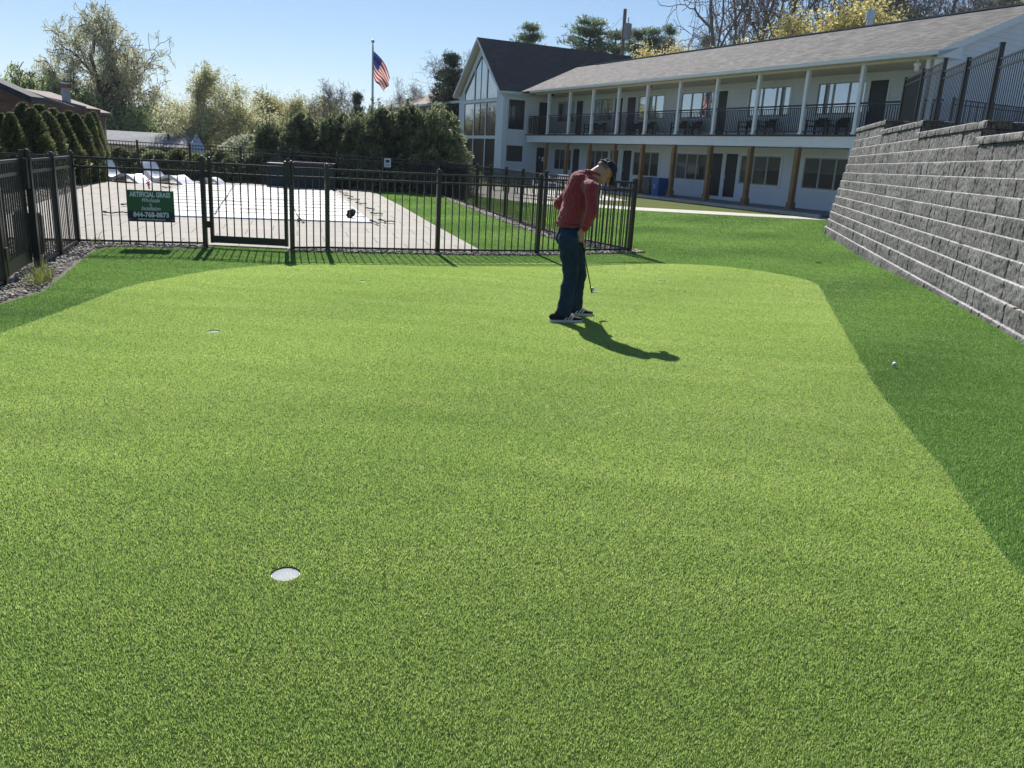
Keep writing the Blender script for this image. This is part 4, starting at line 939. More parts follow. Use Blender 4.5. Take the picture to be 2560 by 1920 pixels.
# dry leaves
mLeafB=M('dry_leaf',(.42,.27,.12),.8,.25,30)
def leaf(c,sz,label,seed):
    rn=random.Random(seed); c=np.array(c,float); mb=MB(); pts=[]
    for k in range(9): a=k/9*6.283; r_=sz*(1+.25*math.cos(2*a)+rn.uniform(-.1,.1)); pts.append(c+np.array([r_*math.cos(a),r_*.6*math.sin(a),.012+sz*.35*abs(math.sin(a))+rn.uniform(0,.006)]))
    for k in range(9): mb.quad(c+(0,0,.008),pts[k],pts[(k+1)%9])
    mb.tube([c+(0,0,.01),c+(sz*1.6,0,.02)],.002,4)
    tag(mb.build('dry_leaf',mLeafB),label,'leaf')
q=G(2045,660,dip(5.5,15)+.03); leaf(q,.06,'curled brown dry leaf lying on the turf between the green and the wall',3)
for k,(px,py,ci,lab) in enumerate(((2405,612,4,'dry tan leaf caught on a ledge in the middle of the block wall'),(2414,595,5,'upright dry tan leaf against the wall face above the caught one'),(2540,775,1,'dry leaf resting on a low ledge of the block wall at the right edge'))):
    r=ray(px,py); z=TOP[ci]; p=3.27+.04*ci-.03; t=p/(r@WN); q=np.array([0,0,CH])+r*t; leaf(q-WN*.01,.035,lab,k+5)
# ------------------------------------------------------------ bins and furniture at the building
def bin_(s_,D,mat,label,cat,wd=.46):
    c=Q(s_,D,.12); r=empty('waste_bin',tuple(c),label,cat); mb=MB(); 
    for z0,z1,k0,k1 in ((0,.78,.88,1.),):
        P=[]
        for z,k in ((z0,k0),(z1,k1)):
            for a,b in ((-1,-1),(1,-1),(1,1),(-1,1)): P.append(c+U*a*wd/2*k-Nn*b*wd/2*k+np.array([0,0,z]))
        mb.add(P,[(3,2,1,0),(4,5,6,7),(0,1,5,4),(1,2,6,5),(2,3,7,6),(3,0,4,7)])
    mb.build('bin_body',mat,r); MB().box(c+(0,0,.815),(wd*1.06,wd*1.06,.07),U).build('bin_lid',mat,r); return r,c
mBinG=M('grey_bin_plastic',(.055,.065,.075),.5,.08,3); mBinB=M('blue_bin_plastic',(.01,.09,.32),.45,.08,3)
bin_(9.60,-.15,mBinG,'dark grey square waste bin beside the cedar post','bin',.62)
r_,c_=bin_(8.85,-.15,mBinB,'blue recycling bin with a white arrow mark beside the cedar post','recycling bin',.62)
mb=MB()
for k in range(3):
    a=k*2.094+.5; b=a+1.35; P=[c_+Nn*.315+(0,0,.42)+U*.085*math.cos(t)+np.array([0,0,.11*math.sin(t)]) for t in np.linspace(a,b,6)]
    for p,q in zip(P[:-1],P[1:]): mb.bar(p,q,.012,.035,up=Nn)
mb.build('recycling_mark',mSW,r_)
def chair(c,ax,mat,name,label,cat,group,h=.74,w_=.52):
    ax=np.array(ax,float); ay=np.array([-ax[1],ax[0],0]); c=np.array(c,float); r=empty(name,tuple(c),label,cat,group)
    # ax = forward direction
    mb=MB(); mb.box(c+(0,0,.40),(.5,w_,.05),ax); mb.build('seat',mat,r)
    mb=MB(); 
    for k in range(5): y=(k-2)*w_/5; mb.bar(c-ax*.2+ay*y+(0,0,.40),c-ax*.38+ay*y+(0,0,h),w_/5*.8,.02,up=ax)
    mb.build('backrest',mat,r)
    for sx in (-1,1):
        mb=MB(); mb.bar(c-ax*.3+ay*sx*w_/2+(0,0,.6),c+ax*.3+ay*sx*w_/2+(0,0,.62),.08,.03); mb.build('armrest',mat,r)
        for sf in (-1,1): MB().bar(c+ax*sf*.24+ay*sx*w_/2,c+ax*sf*.24+ay*sx*w_/2+(0,0,.6),.05,.05,up=ax).build('leg',mat,r)
    return r
k=0
for i,(a,b) in enumerate(WU[:5]):
    for j,f_ in enumerate((.28,.72)):
        s_=a+(b-a)*f_; 
        chair(Q(s_,1.35,3.03),Nn,mBlack,'balcony_chair','black balcony chair, %s of the pair under the %s upper window from the wall end'%(('right','left')[j],('first','second','third','fourth','fifth')[i]),'chair','black chairs on the balcony')
    mb=MB(); s_=(a+b)/2; c=Q(s_,1.4,3.03); r=empty('balcony_table',tuple(c),'small black round table between the chairs under the %s upper window from the wall end'%('first','second','third','fourth','fifth')[i],'table','black tables on the balcony')
    MB().tube([c+(0,0,.48),c+(0,0,.51)],.24,16).build('table_top',mBlack,r); MB().tube([c,c+(0,0,.48)],.025,8).build('leg',mBlack,r)
# patio seating between building and fence (seen through the pickets)
pats=[(1.2,35.5),(2.1,36.6),(-.3,37.4),(.8,38.6),(3.2,37.7),(-1.2,39.6),(1.9,40.2)]
wh=['nearest the path','right of the nearest one','left front of the group','middle of the group','rightmost of the group','at the far left by the glass','farthest back near the door']
for i,(x,y) in enumerate(pats):
    a=i*1.3; chair((x,y,.0),(math.cos(a),math.sin(a),0),mPlasticW if i%3!=2 else mBlack,'patio_chair',('white' if i%3!=2 else 'black')+' patio chair seen through the fence, '+wh[i],'chair','patio chairs below the gable',.9)
for i,(x,y) in enumerate(((.5,36.4),(1.7,38.6))):
    r=empty('patio_table',(x,y,0),('round patio table seen through the fence, nearer one','round patio table seen through the fence, farther one')[i],'table','patio tables below the gable')
    MB().tube([(x,y,.70),(x,y,.73)],.5,20).build('table_top',mBlack if i else mPlasticW,r); MB().tube([(x,y,0),(x,y,.7)],.04,8).build('leg',mBlack,r); MB().tube([(x,y,0),(x,y,.03)],.25,14).build('base',mBlack,r)
tag(MB().prism([(-2.4,34.5),(.6,33.4),(4.6,36),(3.6,42),(-1.5,45),(-4,41)],-.1,.025).build('patio',mConcrete),kind='structure')
# ------------------------------------------------------------ flagpole
fx=A(931,300,50)[0]; fpz=7.55
fl=empty('flagpole',(fx,50,0),'tall silver flagpole with a ball finial behind the hedge','flagpole')
MB().tube([(fx,50,0),(fx,50,4),(fx,50,fpz-.35),(fx,50,fpz-.1)],[.085,.07,.05,.02],10).build('pole',mSteel,fl,smooth=True)
MB().ball((fx,50,fpz-.02),.10,14).build('finial',mSteel,fl,smooth=True)
H0=A(933.5,127,50);H1=A(933,187,50);F0_=A(976,196,50.3);F1=A(962,230,50.1)
mFR=leafmat('flag_red',(.42,.03,.04),(.42,.03,.04),.45,.8,0); mFW=leafmat('flag_white',(.7,.66,.62),(.7,.66,.62),.45,.8,0); mFB=leafmat('flag_blue',(.03,.05,.20),(.03,.05,.20),.4,.8,0)
def fpt(a,b):
    # a along fly, b down
    top=H0*(1-a)+F0_*a+np.array([0,0,.0]); bot=H1*(1-a)+F1*a
    top=top+(F0_-H0)*0+np.array([.10*math.sin(math.pi*a),0,.12*math.sin(math.pi*a)]); bot=bot+np.array([-.10*math.sin(math.pi*a),0,-.20*math.sin(2*math.pi*a)*.5])
    q=top*(1-b)+bot*b; q=q+np.array([.04*math.sin(b*9+a*3)*a,.16*math.sin(b*7+a*5)*(.25+a)+.08*math.sin(b*15),0]); return q
fb_=MB(); nu_,nv_=40,39
V=[fpt(i/nu_,j/nv_) for j in range(nv_+1) for i in range(nu_+1)]; fb_.add(V,[])
for j in range(nv_):
    for i in range(nu_):
        st=j//3; fb_.f.append((j*(nu_+1)+i,j*(nu_+1)+i+1,(j+1)*(nu_+1)+i+1,(j+1)*(nu_+1)+i)); fb_.m.append(2 if (i<16 and j<21) else (0 if st%2==0 else 1))
flag=fb_.build('flag',[mFR,mFW,mFB],None,smooth=True); tag(flag,'American flag drooping diagonally from the silver pole','flag')
mb=MB()
for r_ in range(9):
    for c in range(6 if r_%2==0 else 5):
        a=(.035+.4*(c+.5*(r_%2)+.3)/6.3); b=(r_+.9)/9.8*.538; q=fpt(a,b); e1=fpt(a+.012,b)-q; e2=fpt(a,b+.018)-q
        for sgn in (-1,1):
            nrm=np.cross(e1,e2); nrm/=np.linalg.norm(nrm)+1e-9; P=[q+nrm*.006*sgn+(e1*math.cos(t)+e2*math.sin(t))*(1 if kk%2==0 else .42) for kk,t in enumerate(np.linspace(0,2*math.pi,11)[:-1])]
            mb.add(P,[tuple(range(10))])
mb.build('flag_stars',mFW,flag)
# ------------------------------------------------------------ utility pole, lamps, houses, cars
ux=A(1553,145,72)[0]; uz=A(1556,22,72)[2]
up_=empty('utility_pole',(ux,72,3),'brown wooden utility pole with a grey transformer behind the roof','utility pole')
MB().tube([(ux+.15,72,3),(ux,72,uz)],[.19,.14],10).build('pole',mBarkTwig,up_)
tp=A(1569,77,71.8); mb=MB(); mb.tube([tp-(0,0,.62),tp+(0,0,.5)],.31,14); mb.ball(tp+(0,0,.5),.3,12,(1,1,.3)); t_=mb.build('transformer',M('transformer_grey',(.28,.31,.34),.5,.05,3),up_); MB().tube([tp+(0,0,.5),tp+(0,0,1.0)],.05,8).build('bushing',mSteel,t_)
mb=MB(); mb.bar((ux-.1,72,tp[2]+.3),tp,.08,.08); mb.build('bracket',mSteel,up_)
mWire=M('overhead_wire',(.12,.12,.13),.6,.05,3)
def wire(a,b,sag,label,r=.014):
    a=np.array(a);b=np.array(b); P=[a*(1-t)+b*t-np.array([0,0,sag*4*t*(1-t)]) for t in np.linspace(0,1,20)]
    tag(MB().tube(P,r,4).build('overhead_wire',mWire),label,'wire','overhead wires')
wire((ux,72,uz-.4),A(1410,150,60),.5,'thin wire running down left from the utility pole over the dark roof')
wire((ux,72,tp[2]),A(1450,165,58),.4,'thin lower wire from the utility pole to the dark roof')
wire(A(470,352,58),A(690,338,75),.4,'thin wire crossing behind the grey roofed house')
wire(A(480,340,60),A(720,362,80),.3,'thin lower wire crossing behind the grey roofed house')
lx=A(583,370,62); lp=empty('street_lamp',(lx[0],62,-2.4),'slim dark street lamp beyond the pool fence','street lamp')
MB().tube([(lx[0],62,-2.4),(lx[0],62,A(583,345,62)[2])],.09,8).build('pole',mBlack,lp); q=A(583,345,62); MB().box(q+(.35,0,.0),(.9,.22,.08)).build('lamp_head',mSteel,lp)
q=A(794,372,35.5); l2=empty('garden_lantern',(q[0],35.5,-.02),'grey garden lantern on a post in front of the hedge','lantern')
MB().tube([(q[0],35.2,-.02),(q[0],35.2,q[2]-.1)],.04,8).build('post',mSteel,l2); mb=MB(); mb.tube([(q[0],35.2,q[2]-.1),(q[0],35.2,q[2]+.25)],[.08,.14],6); mb.tube([(q[0],35.2,q[2]+.25),(q[0],35.2,q[2]+.38)],[.17,.03],6); mb.build('lantern',M('frosted_lantern',(.35,.38,.38),.4,.05,3),l2)
q=A(717,378,36); tag(MB().box((q[0],34.9,q[2]/2),(.12,.12,q[2]*1.0+.35)).build('white_post',mWhite),'short white square post in front of the hedge','post')
# brick house at the far left
bh=empty('brick_house',(-27,50,-1),'red brick house with grey siding and two low pitched roofs at far left','house')
E0=A(279,283,48); 
yF=48; xr=A(264,300,48)[0]; zE=2.62
mb=MB(); xw=A(218,300,48)[0]
xf,yf=A(264,300,57)[0],57; zw=A(218,279,48)[2]-.12
mb.quad((xw,yF,-1.2),(xf,yf,-2.6),(xf,yf,A(264,284,57)[2]),(xw,yF,zw)); mb.quad((xf,yf,-2.6),(xf-9,yf+3,-2.6),(xf-9,yf+3,zw),(xf,yf,zw)); mb.build('brick_wall',mBrickRed,bh)
zl=A(56,221,48)[2]; xl=A(30,260,48)[0]
mb=MB(); mb.quad((xl-8,yF+.02,-1.2),(xw,yF+.02,-1.2),(xw,yF+.02,zE+.43),(xl,yF+.02,zl)); mb.quad((xl-8,yF+.02,-1.2),(xl,yF+.02,zl),(xl-8,yF+.02,zl)); mb.build('siding_wall',mBlueSide,bh)
mb=MB(); a=A(56,221,47.6);b=A(220,279,47.6);c=A(279,283,57.6);d=A(126,230,58)
e=np.array([E0[0],47.6,b[2]-.35])
mb.quad(a,b,A(230,279.5,47.6),c,d); mb.quad(a-(0,0,.14),b-(0,0,.14),b-(0,0,.01),a-(0,0,.01)); mb.quad(b-(0,0,.14),c-(0,0,.14),c-(0,0,.01),b-(0,0,.01)); mb.build('roof',mTanRoof,bh)
mb=MB(); a=A(-60,180,40);b=A(77,241,40); mb.quad(a,b,b+(0,1.2,0.0),a+(0,1.2,0)); mb.quad(a-(0,0,.3),b-(0,0,.3),b,a); mb.build('roof',mRoofDark,bh)
mb=MB(); xa=A(-60,300,41)[0]; xb=A(73,300,41)[0]; mb.quad((xa,41,-1.2),(xb,41,-1.2),(xb,41,b[2]-.2),(xa,41,a[2]-.2)); mb.quad((xb,41,-1.2),(xb,48,-1.2),(xb,48,b[2]-.2),(xb,41,b[2]-.2)); mb.build('brick_wall',mBrickRed,bh)
q=A(165,236,50); mb=MB(); mb.box(q-(0,0,.1),(.34,.34,1.0)); ch_=mb.build('chimney',M('grey_chimney',(.30,.34,.40),.8,.2,4),bh); mb=MB(); mb.box(q+(0,0,.45),(.46,.46,.2)); mb.build('chimney_cap',mBrickRed,ch_); MB().box(q+(0,0,.63),(.36,.36,.06)).build('chimney_cap',mWhite,ch_)
# low grey roofed house
lh=empty('low_house',(-26.5,62,-2.6),'low house with a grey asphalt roof and white gable beyond the pool fence','house')
a=A(200,321,62);b=A(492,338,62);c=A(476,372,58.5);d=A(268,340,58.5); c0=A(200,352,58.5); f_=A(512,374,60)
mb=MB(); mb.quad(a,b,c,A(345,366,58.5),c0); mb.quad(a,b,(b[0],66,c[2]),(a[0],66,c[2])); mb.build('roof',mGrayRoof,lh)
mb=MB(); mb.quad(c,b,f_,(f_[0],60,-2.6),(c[0],58.7,-2.6)); mb.quad((a[0],58.9,-2.6),(c[0],58.9,-2.6),c+(0,.4,-.05),(a[0],58.9,c0[2]-.1)); mb.build('wall',mWhite,lh)
mb=MB(); mb.bar(c+(0,-.05,0),b+(0,-.05,0),.06,.2,up=(0,0,1)); mb.bar(b+(0,-.05,0),f_+(0,-.05,0),.06,.2); mb.build('rake_board',mWhite,lh)
mb=MB(); q=A(421,340,60.5); mb.tube([q-(0,0,.9),q+(0,0,.15)],.09,8); mb.build('vent_pipe',mBlack,lh)
mb=MB(); mb.quad(A(333,369,58.4),A(480,379,58.4),A(480,420,58.4),A(333,420,58.4)); mb.build('painted_eave_shade',mEncl,lh)  # flat dark sheet standing in for the shade below the roof edge
# cars
def car(c,rz,mat,label,ln=4.5,sc=1):
    r=empty('parked_car',c,label,'car','cars parked beyond the fence'); off=np.array(c,float)
    side=[(-2.2,.45),(-2.15,.85),(-1.6,.95),(-1.15,1.38),(.4,1.42),(1.15,.98),(2.0,.86),(2.2,.6),(2.2,.35),(-2.2,.3)]
    mb=MB(); V=[]
    for y,k in ((-.88,1),(.88,1)):
        for x,z in side: V.append(off+np.array((x,y*(1 if z<1 else .8),z)))
    n_=len(side); mb.add(V,[tuple(range(n_-1,-1,-1)),tuple(range(n_,2*n_))]+[(i,(i+1)%n_,n_+(i+1)%n_,n_+i) for i in range(n_)]); mb.build('body',mat,r)
    for y in (-1,1):
        mb=MB(); mb.add([off+np.array((x,y*(.885-.16*(z-.95)/.45+.0),z)) for x,z in ((-1.4,1.0),(-1.05,1.33),(.35,1.36),(.95,1.0))],[(0,1,2,3)]); mb.build('side_window',mGlassLo,r)
    mb=MB(); mb.add([off+np.array(q) for q in ((1.17,-.72,1.0),(1.17,.72,1.0),(.46,.66,1.41),(.46,-.66,1.41))],[(0,1,2,3)]); mb.build('windscreen',mGlassHi,r)
    for x in (-1.35,1.4):
        for y in (-.85,.85):
            w_=MB().tube([off+np.array((x,y-.1,.33)),off+np.array((x,y+.1,.33))],.33,18).build('wheel',mBlack,r); MB().tube([off+np.array((x,y-.11,.33)),off+np.array((x,y+.11,.33))],.19,12).build('rim',mSteel,w_)
    for y in (-.6,.6): MB().box(off+np.array((2.17,y,.68)),(.08,.3,.13)).build('headlight',mSteel,r)
    r.rotation_euler=(0,0,rz)
car((-19.3,52,-1.2),R(-75),M('white_car_paint',(.75,.77,.8),.2,.02,1),'white car glinting in the sun behind the fence')
car((-17.0,52.5,-1.2),R(10),M('teal_car_paint',(.03,.22,.24),.25,.02,1),'teal car behind the pool fence left of the hedge')
car((-13.6,50,-1.15),R(5),M('silver_car_paint',(.45,.48,.52),.25,.02,1,metal=.5),'silver grey car partly hidden by the start of the hedge')
# ------------------------------------------------------------ vegetation
def segmesh(name,S,mat,parent,k=4):
    S=np.array(S); p=S[:,0:3];q=S[:,3:6];r0=S[:,6];r1=S[:,7]; d=q-p; d/=np.linalg.norm(d,axis=1)[:,None]+1e-9
    ref=np.where(np.abs(d[:,2:3])<.9,np.array([[0,0,1.]]),np.array([[1.,0,0]])); a=np.cross(d,ref); a/=np.linalg.norm(a,axis=1)[:,None]+1e-9; b=np.cross(d,a)
    V=[]
    for P_,rr in ((p,r0),(q,r1)):
        for i in range(k):
            t=2*math.pi*i/k; V.append(P_+(a*math.cos(t)+b*math.sin(t))*rr[:,None])
    V=np.stack(V,1); n_=len(S); f=np.array([(i,(i+1)%k,k+(i+1)%k,k+i) for i in range(k)]); F_=(f[None]+np.arange(n_)[:,None,None]*2*k).reshape(-1,4)
    return npmesh(name,V.reshape(-1,3),F_,mat,parent=parent,smooth=True)
def leafmesh(name,C,Dr,L,W,mat,parent,v,droop=0,rs=rng):
    """C centres, Dr long-axis direction (unit), L,W sizes; rhombic leaves"""
    C=np.asarray(C,float); n_=len(C); Dr=Dr/(np.linalg.norm(Dr,axis=1)[:,None]+1e-9); rv=rs.normal(size=(n_,3)); s_=np.cross(Dr,rv); s_/=np.linalg.norm(s_,axis=1)[:,None]+1e-9
    L=np.broadcast_to(L,(n_,))[:,None]; W=np.broadcast_to(W,(n_,))[:,None]
    V=np.stack([C-Dr*L/2,C+s_*W/2+Dr*L*.05,C+Dr*L/2,C-s_*W/2+Dr*L*.05],1); F_=np.arange(n_*4).reshape(n_,4)
    return npmesh(name,V.reshape(-1,3),F_,mat,parent=parent,attr=np.repeat(v,4))
def grow(rn,p,d,L,r,lvl,SP,S,T):
    n_=SP['seg'][min(lvl,len(SP['seg'])-1)]; p=np.array(p,float); d=np.array(d,float); d/=np.linalg.norm(d); sl_=L/n_; rr=r; pts=[p]
    wob=SP['wob'][min(lvl,len(SP['wob'])-1)]; gv=SP['up'][min(lvl,len(SP['up'])-1)]
    for i in range(n_):
        d=d+np.array([rn.gauss(0,wob),rn.gauss(0,wob),rn.gauss(0,wob)+gv]); d/=np.linalg.norm(d); q=p+d*sl_; r2=max(SP['rmin'],r*(1-(i+1)/n_*(1-SP['taper'])))
        S.append((*p,*q,rr,r2)); rr=r2; p=q; pts.append(q)
        if lvl<SP['lv'] and (i+1)/n_>=SP['bare'][min(lvl,len(SP['bare'])-1)]:
            nb=SP['nb'][min(lvl,len(SP['nb'])-1)]; nb=int(nb)+(rn.random()<nb-int(nb))
            for _ in range(nb):
                ang=R(rn.uniform(*SP['ang'][min(lvl,len(SP['ang'])-1)])); ax=np.cross(d,np.array([rn.gauss(0,1) for _ in range(3)])); ax/=np.linalg.norm(ax)+1e-9
                nd=d*math.cos(ang)+ax*math.sin(ang)
                grow(rn,p,nd,L*rn.uniform(*SP['ratio'])*(1-.45*(i+1)/n_ if lvl==0 else 1),max(SP['rmin'],rr*.62),lvl+1,SP,S,T)
        if lvl>=SP['leaf']: T.append((*q,*d))
    return
def mktree(name,seed,SP,H,barkm,leafm,label,cat='tree',group=None,nleaf=3,ls=(.16,.10),spread=.25,droop=0.,loc=(0,0,0)):
    rn=random.Random(seed); S=[];T=[]; rs=np.random.default_rng(seed)
    for (bx,by,dx,dy,hh,rr) in SP.get('stems',[(0,0,0,0,1,1)]): grow(rn,(bx,by,-.3),(dx,dy,1),H*hh,SP['r']*rr,0,SP,S,T)
    root=empty(name,(0,0,0),label,cat,group)
    big=[s_ for s_ in S]; segmesh('trunk',big,barkm,root,k=5 if len(S)<4000 else 4)
    if leafm is not None and nleaf>0 and T:
        T=np.array(T); idx=np.repeat(np.arange(len(T)),nleaf); C=T[idx,:3]+rs.normal(0,spread,(len(idx),3)); Dr=T[idx,3:]+rs.normal(0,.8,(len(idx),3)); Dr[:,2]-=droop
        v=np.clip(rs.normal(.5,.22,len(idx))+.25*np.array([noise.noise(Vector(c)*.9) for c in C[::1]]) if len(idx)<30000 else rs.random(len(idx)),0,1)
        leafmesh('crown',C,Dr,rs.uniform(.7,1.3,len(idx))*ls[0],ls[1],leafm,root,v,rs=rs)
    root.location=loc; return root
mLfYel=leafmat('yellow_green_buds',(.42,.36,.12),(.85,.78,.38),.5); mLfOl=leafmat('olive_spring_leaf',(.20,.22,.09),(.52,.52,.24),.5); mLfPale=leafmat('pale_spring_leaf',(.40,.40,.22),(.80,.80,.50),.5)
mLfWil=leafmat('willow_leaf',(.22,.30,.12),(.55,.66,.30),.5); mLfWil2=leafmat('pale_willow_leaf',(.40,.41,.24),(.85,.84,.58),.5)
mNeed=leafmat('pine_needles',(.05,.09,.06),(.32,.42,.24),.4); mArb=leafmat('arborvitae_foliage',(.04,.07,.03),(.28,.30,.13),.4,objvar=.2); mConi=leafmat('hedge_conifer_foliage',(.045,.075,.045),(.42,.46,.24),.4,objvar=.22)
mFlow=leafmat('white_blossom',(.30,.34,.18),(.75,.76,.62),.4); mSpr=leafmat('spruce_needles',(.03,.045,.035),(.12,.16,.11),.25)
def place(px,pytop,Y,H0,base=None,zb=None):
    """location and scale so that a tree of natural height H0 standing at depth Y tops out at the given direction"""
    q=A(px,pytop,Y); zb=gh(q[0],Y) if zb is None else zb
    return (q[0],Y,zb),(q[2]-zb)/H0
def put(proto,loc,s_,rz,label,group,used=set(),sxy=None,mats=None):
    if proto.name in used: o=dup(proto,None,loc,rz)
    else: o=proto; used.add(proto.name); o.location=loc; o.rotation_euler=(0,0,rz)
    o.scale=((sxy or s_),(sxy or s_),s_); tag(o,label,'tree',group)
    if mats:
        for ch in o.children:
            for nm,m_ in mats.items():
                if ch.name.startswith(nm): ch.material_slots[0].link='OBJECT'; ch.material_slots[0].material=m_
    return o
# --- columnar arborvitae / hedge conifers
def cone_tree(name,seed,H,Rb,n_,mat,shape,ls,label,lump=.25,droopz=.6,tips=0,leader=0):
    rs=np.random.default_rng(seed); rn=random.Random(seed)
    t=rs.random(n_)**.85; a=rs.uniform(0,2*math.pi,n_)
    lum=np.array([noise.noise(Vector((math.cos(x)*1.7,math.sin(x)*1.7,y*H*1.3+seed))) for x,y in zip(a,t)]); lum2=np.array([noise.noise(Vector((math.cos(x)*4,math.sin(x)*4,y*H*3+seed))) for x,y in zip(a,t)])
    Rr=shape(t)*Rb*(1+lump*2*lum+lump*lum2); depth=1-rs.random(n_)**2.2*.55
    r_=Rr*depth; C=np.stack([r_*np.cos(a),r_*np.sin(a),t*H],1)+rs.normal(0,.02,(n_,3))
    Dr=np.stack([np.cos(a)*.7,np.sin(a)*.7,np.full(n_,droopz)],1)+rs.normal(0,.35,(n_,3))
    v=np.clip(.45+.5*lum2+rs.normal(0,.16,n_),0,1)
    root=empty(name,(0,0,0),label,'tree')
    S=[(0,0,-.3,0,0,H*.55,.07,.04),(0,0,H*.55,0,0,H*.97,.04,.01)]; Cx=[];Dx=[];Vx=[]
    for k in range(leader):
        aa=rn.uniform(0,6.28); rr=rn.uniform(0,.5)*Rb; b=np.array([rr*math.cos(aa),rr*math.sin(aa),H*rn.uniform(.72,.92)]); h_=rn.uniform(.35,1.0); tp=b+np.array([rn.gauss(0,.08),rn.gauss(0,.08),h_]); S.append((*b,*tp,.015,.005))
        for j in range(50): s_=rn.random(); w_=.16*(1-s_)+.02; Cx.append(b*(1-s_)+tp*s_+np.array([rn.gauss(0,w_),rn.gauss(0,w_),0])); Dx.append((rn.gauss(0,1),rn.gauss(0,1),.9)); Vx.append(rn.uniform(.3,.9))
    for k in range(26):
        aa=rn.uniform(0,6.28); z=rn.uniform(.1,.85)*H; rr=float(shape(np.array([z/H]))[0])*Rb*.8; S.append((0,0,z,rr*math.cos(aa),rr*math.sin(aa),z+rr*.5,.018,.006))
    segmesh('trunk',S,mBarkDark,root,4)
    if Cx: C=np.concatenate([C,np.array(Cx)]);Dr=np.concatenate([Dr,np.array(Dx)]);v=np.concatenate([v,np.array(Vx)])
    leafmesh('crown',C,Dr,rs.uniform(.7,1.4,len(C))*ls[0],ls[1],mat,root,v,rs=rs); return root
sh_arb=lambda t:(np.clip(1-t,0,1)**.62)*(.75+.5*np.clip(t*3,0,.5))
sh_con=lambda t:(np.clip(1-t,0,1)**.42)*(.9+.3*np.clip(t*3,0,.5))
arb=[cone_tree('arborvitae_tree',31+i,2.9,.62,9000,mArb,sh_arb,(.13,.045),'x',.22) for i in range(3)]
AR=[(-40,292),(0,288),(25,287),(57,263),(78,276),(97,267),(116,284),(133,276),(153,288),(173,282),(190,290),(206,295),(222,288),(234,284)]
ordn=['first','second','third','fourth','fifth','sixth','seventh','eighth','ninth','tenth','eleventh','twelfth','thirteenth','fourteenth','fifteenth','sixteenth','seventeenth','eighteenth']
for k,(px,py) in enumerate(AR):
    t=k/13; Y=22.5+6.8*t+(.5 if k%2 else -.2); loc,s_=place(px,py,Y,2.85,zb=-.05); put(arb[k%3],loc,s_,k*1.7,'%s arborvitae from the left in the dark green row before the brick house'%ordn[k],'arborvitae row at the left',sxy=s_*random.uniform(1.3,1.55)*(1 if k<11 else .72))
con=[cone_tree('hedge_conifer',51+i,3.5,1.3,17000,mConi,sh_con,(.17,.060),'x',.55,.35,leader=22) for i in range(3)]
HC=[(668,300),(712,292),(752,284),(788,290),(822,280),(858,285),(890,272),(925,278),(955,262),(990,270),(1022,262),(1052,266),(1080,255),(1108,280),(1128,300)]
for k,(px,py) in enumerate(HC):
    Y=35.4+(.7 if k%2 else -.1)-(k/14)*1.4; loc,s_=place(px,py-2+15*math.sin(k*2.3),Y,3.85,zb=-.05); put(con[k%3],loc,s_,k*2.1,'%s shaggy conifer from the left in the tall hedge behind the pool fence'%ordn[k],'conifer hedge behind the pool',sxy=s_*random.uniform(.85,1.1)*(.8 if k==14 else 1))
# low shrubs between the bars of the far fence
shr=cone_tree('low_shrub',77,1.15,.95,5200,mConi,lambda t:np.sqrt(np.clip(1-t**2,0,1)),(.11,.05),'x',.3)
for k,px in enumerate((300,345,392,440,492,540,590,640,690,1010,1070)):
    q=A(px,400,34.0); put(shr,(q[0],34.0+.4*(k%2),-.05),1.0+.12*math.sin(k*3),k*1.3,'%s rounded dark shrub from the left behind the far pool fence'%ordn[k],'low shrubs behind the far fence'); 
for o in list(bpy.data.objects):
    if o.name.startswith('low_shrub'): o['category']='shrub'
fb=cone_tree('blossom_shrub',78,3.6,2.3,8000,mFlow,lambda t:np.sqrt(np.clip(1-t**2,0,1)),(.16,.10),'x',.35)
loc,s_=place(622,338,50,3.6,zb=-1.2); put(fb,loc,s_,0,'pale white blossoming shrub just left of the tall conifer hedge','x'); fb['category']='shrub'; del fb['group']
# --- deciduous prototypes
SPb=dict(seg=[7,6,5,4,3],wob=[.07,.14,.2,.25,.3],up=[.02,.06,.05,.04,.03],rmin=.012,taper=.35,lv=3,bare=[.3,.25,.2,.2],nb=[1.9,1.5,1.3,1],ang=[(28,60),(25,60),(25,65),(25,70)],ratio=(.42,.62),r=.24,leaf=2)
SPb4=dict(SPb,lv=4,nb=[1.8,1.3,1.2,1.0],rmin=.010)
SPslim=dict(SPb,ang=[(18,38),(20,45),(25,60)],r=.16,nb=[2,1.5,1.3],bare=[.35,.2,.2],ratio=(.34,.5))
SPbig=dict(SPb,lv=4,nb=[1.8,1.2,1.1,.9],seg=[8,7,5,4,3],wob=[.10,.20,.25,.3,.3],r=.34,bare=[.35,.3,.3,.2],ratio=(.45,.68),rmin=.014)
bareA=mktree('bare_tree',3,SPbig,11,mBarkTwig,None,'x'); bareB=mktree('bare_tree',8,dict(SPbig,stems=[(0,0,.15,0,1,1),(.2,0,-.22,.05,.85,.75)]),11,mBarkTwig,None,'x'); bareD=mktree('bare_tree',17,dict(SPbig,lv=3,nb=[1.15,1.1,1.0],seg=[10,7,6,5],r=.26,rmin=.018,stems=[(0,0,.05,0,1,1),(.1,0,.28,.05,.9,.7)]),11,mBarkTwig,None,'x'); bareC=mktree('bare_tree',13,SPb4,10,mBarkTwig,None,'x')
lightA=mktree('budding_tree',21,SPslim,10,mBarkTwig,mLfPale,'x',nleaf=3,ls=(.20,.13),spread=.22); lightB=mktree('budding_tree',22,dict(SPb,stems=[(0,0,.1,0,1,1),(.2,.1,-.25,0,.8,.8),(-.1,0,.3,.1,.75,.7)],r=.15),9,mBarkTwig,mLfPale,'x',nleaf=2,ls=(.20,.13),spread=.25)
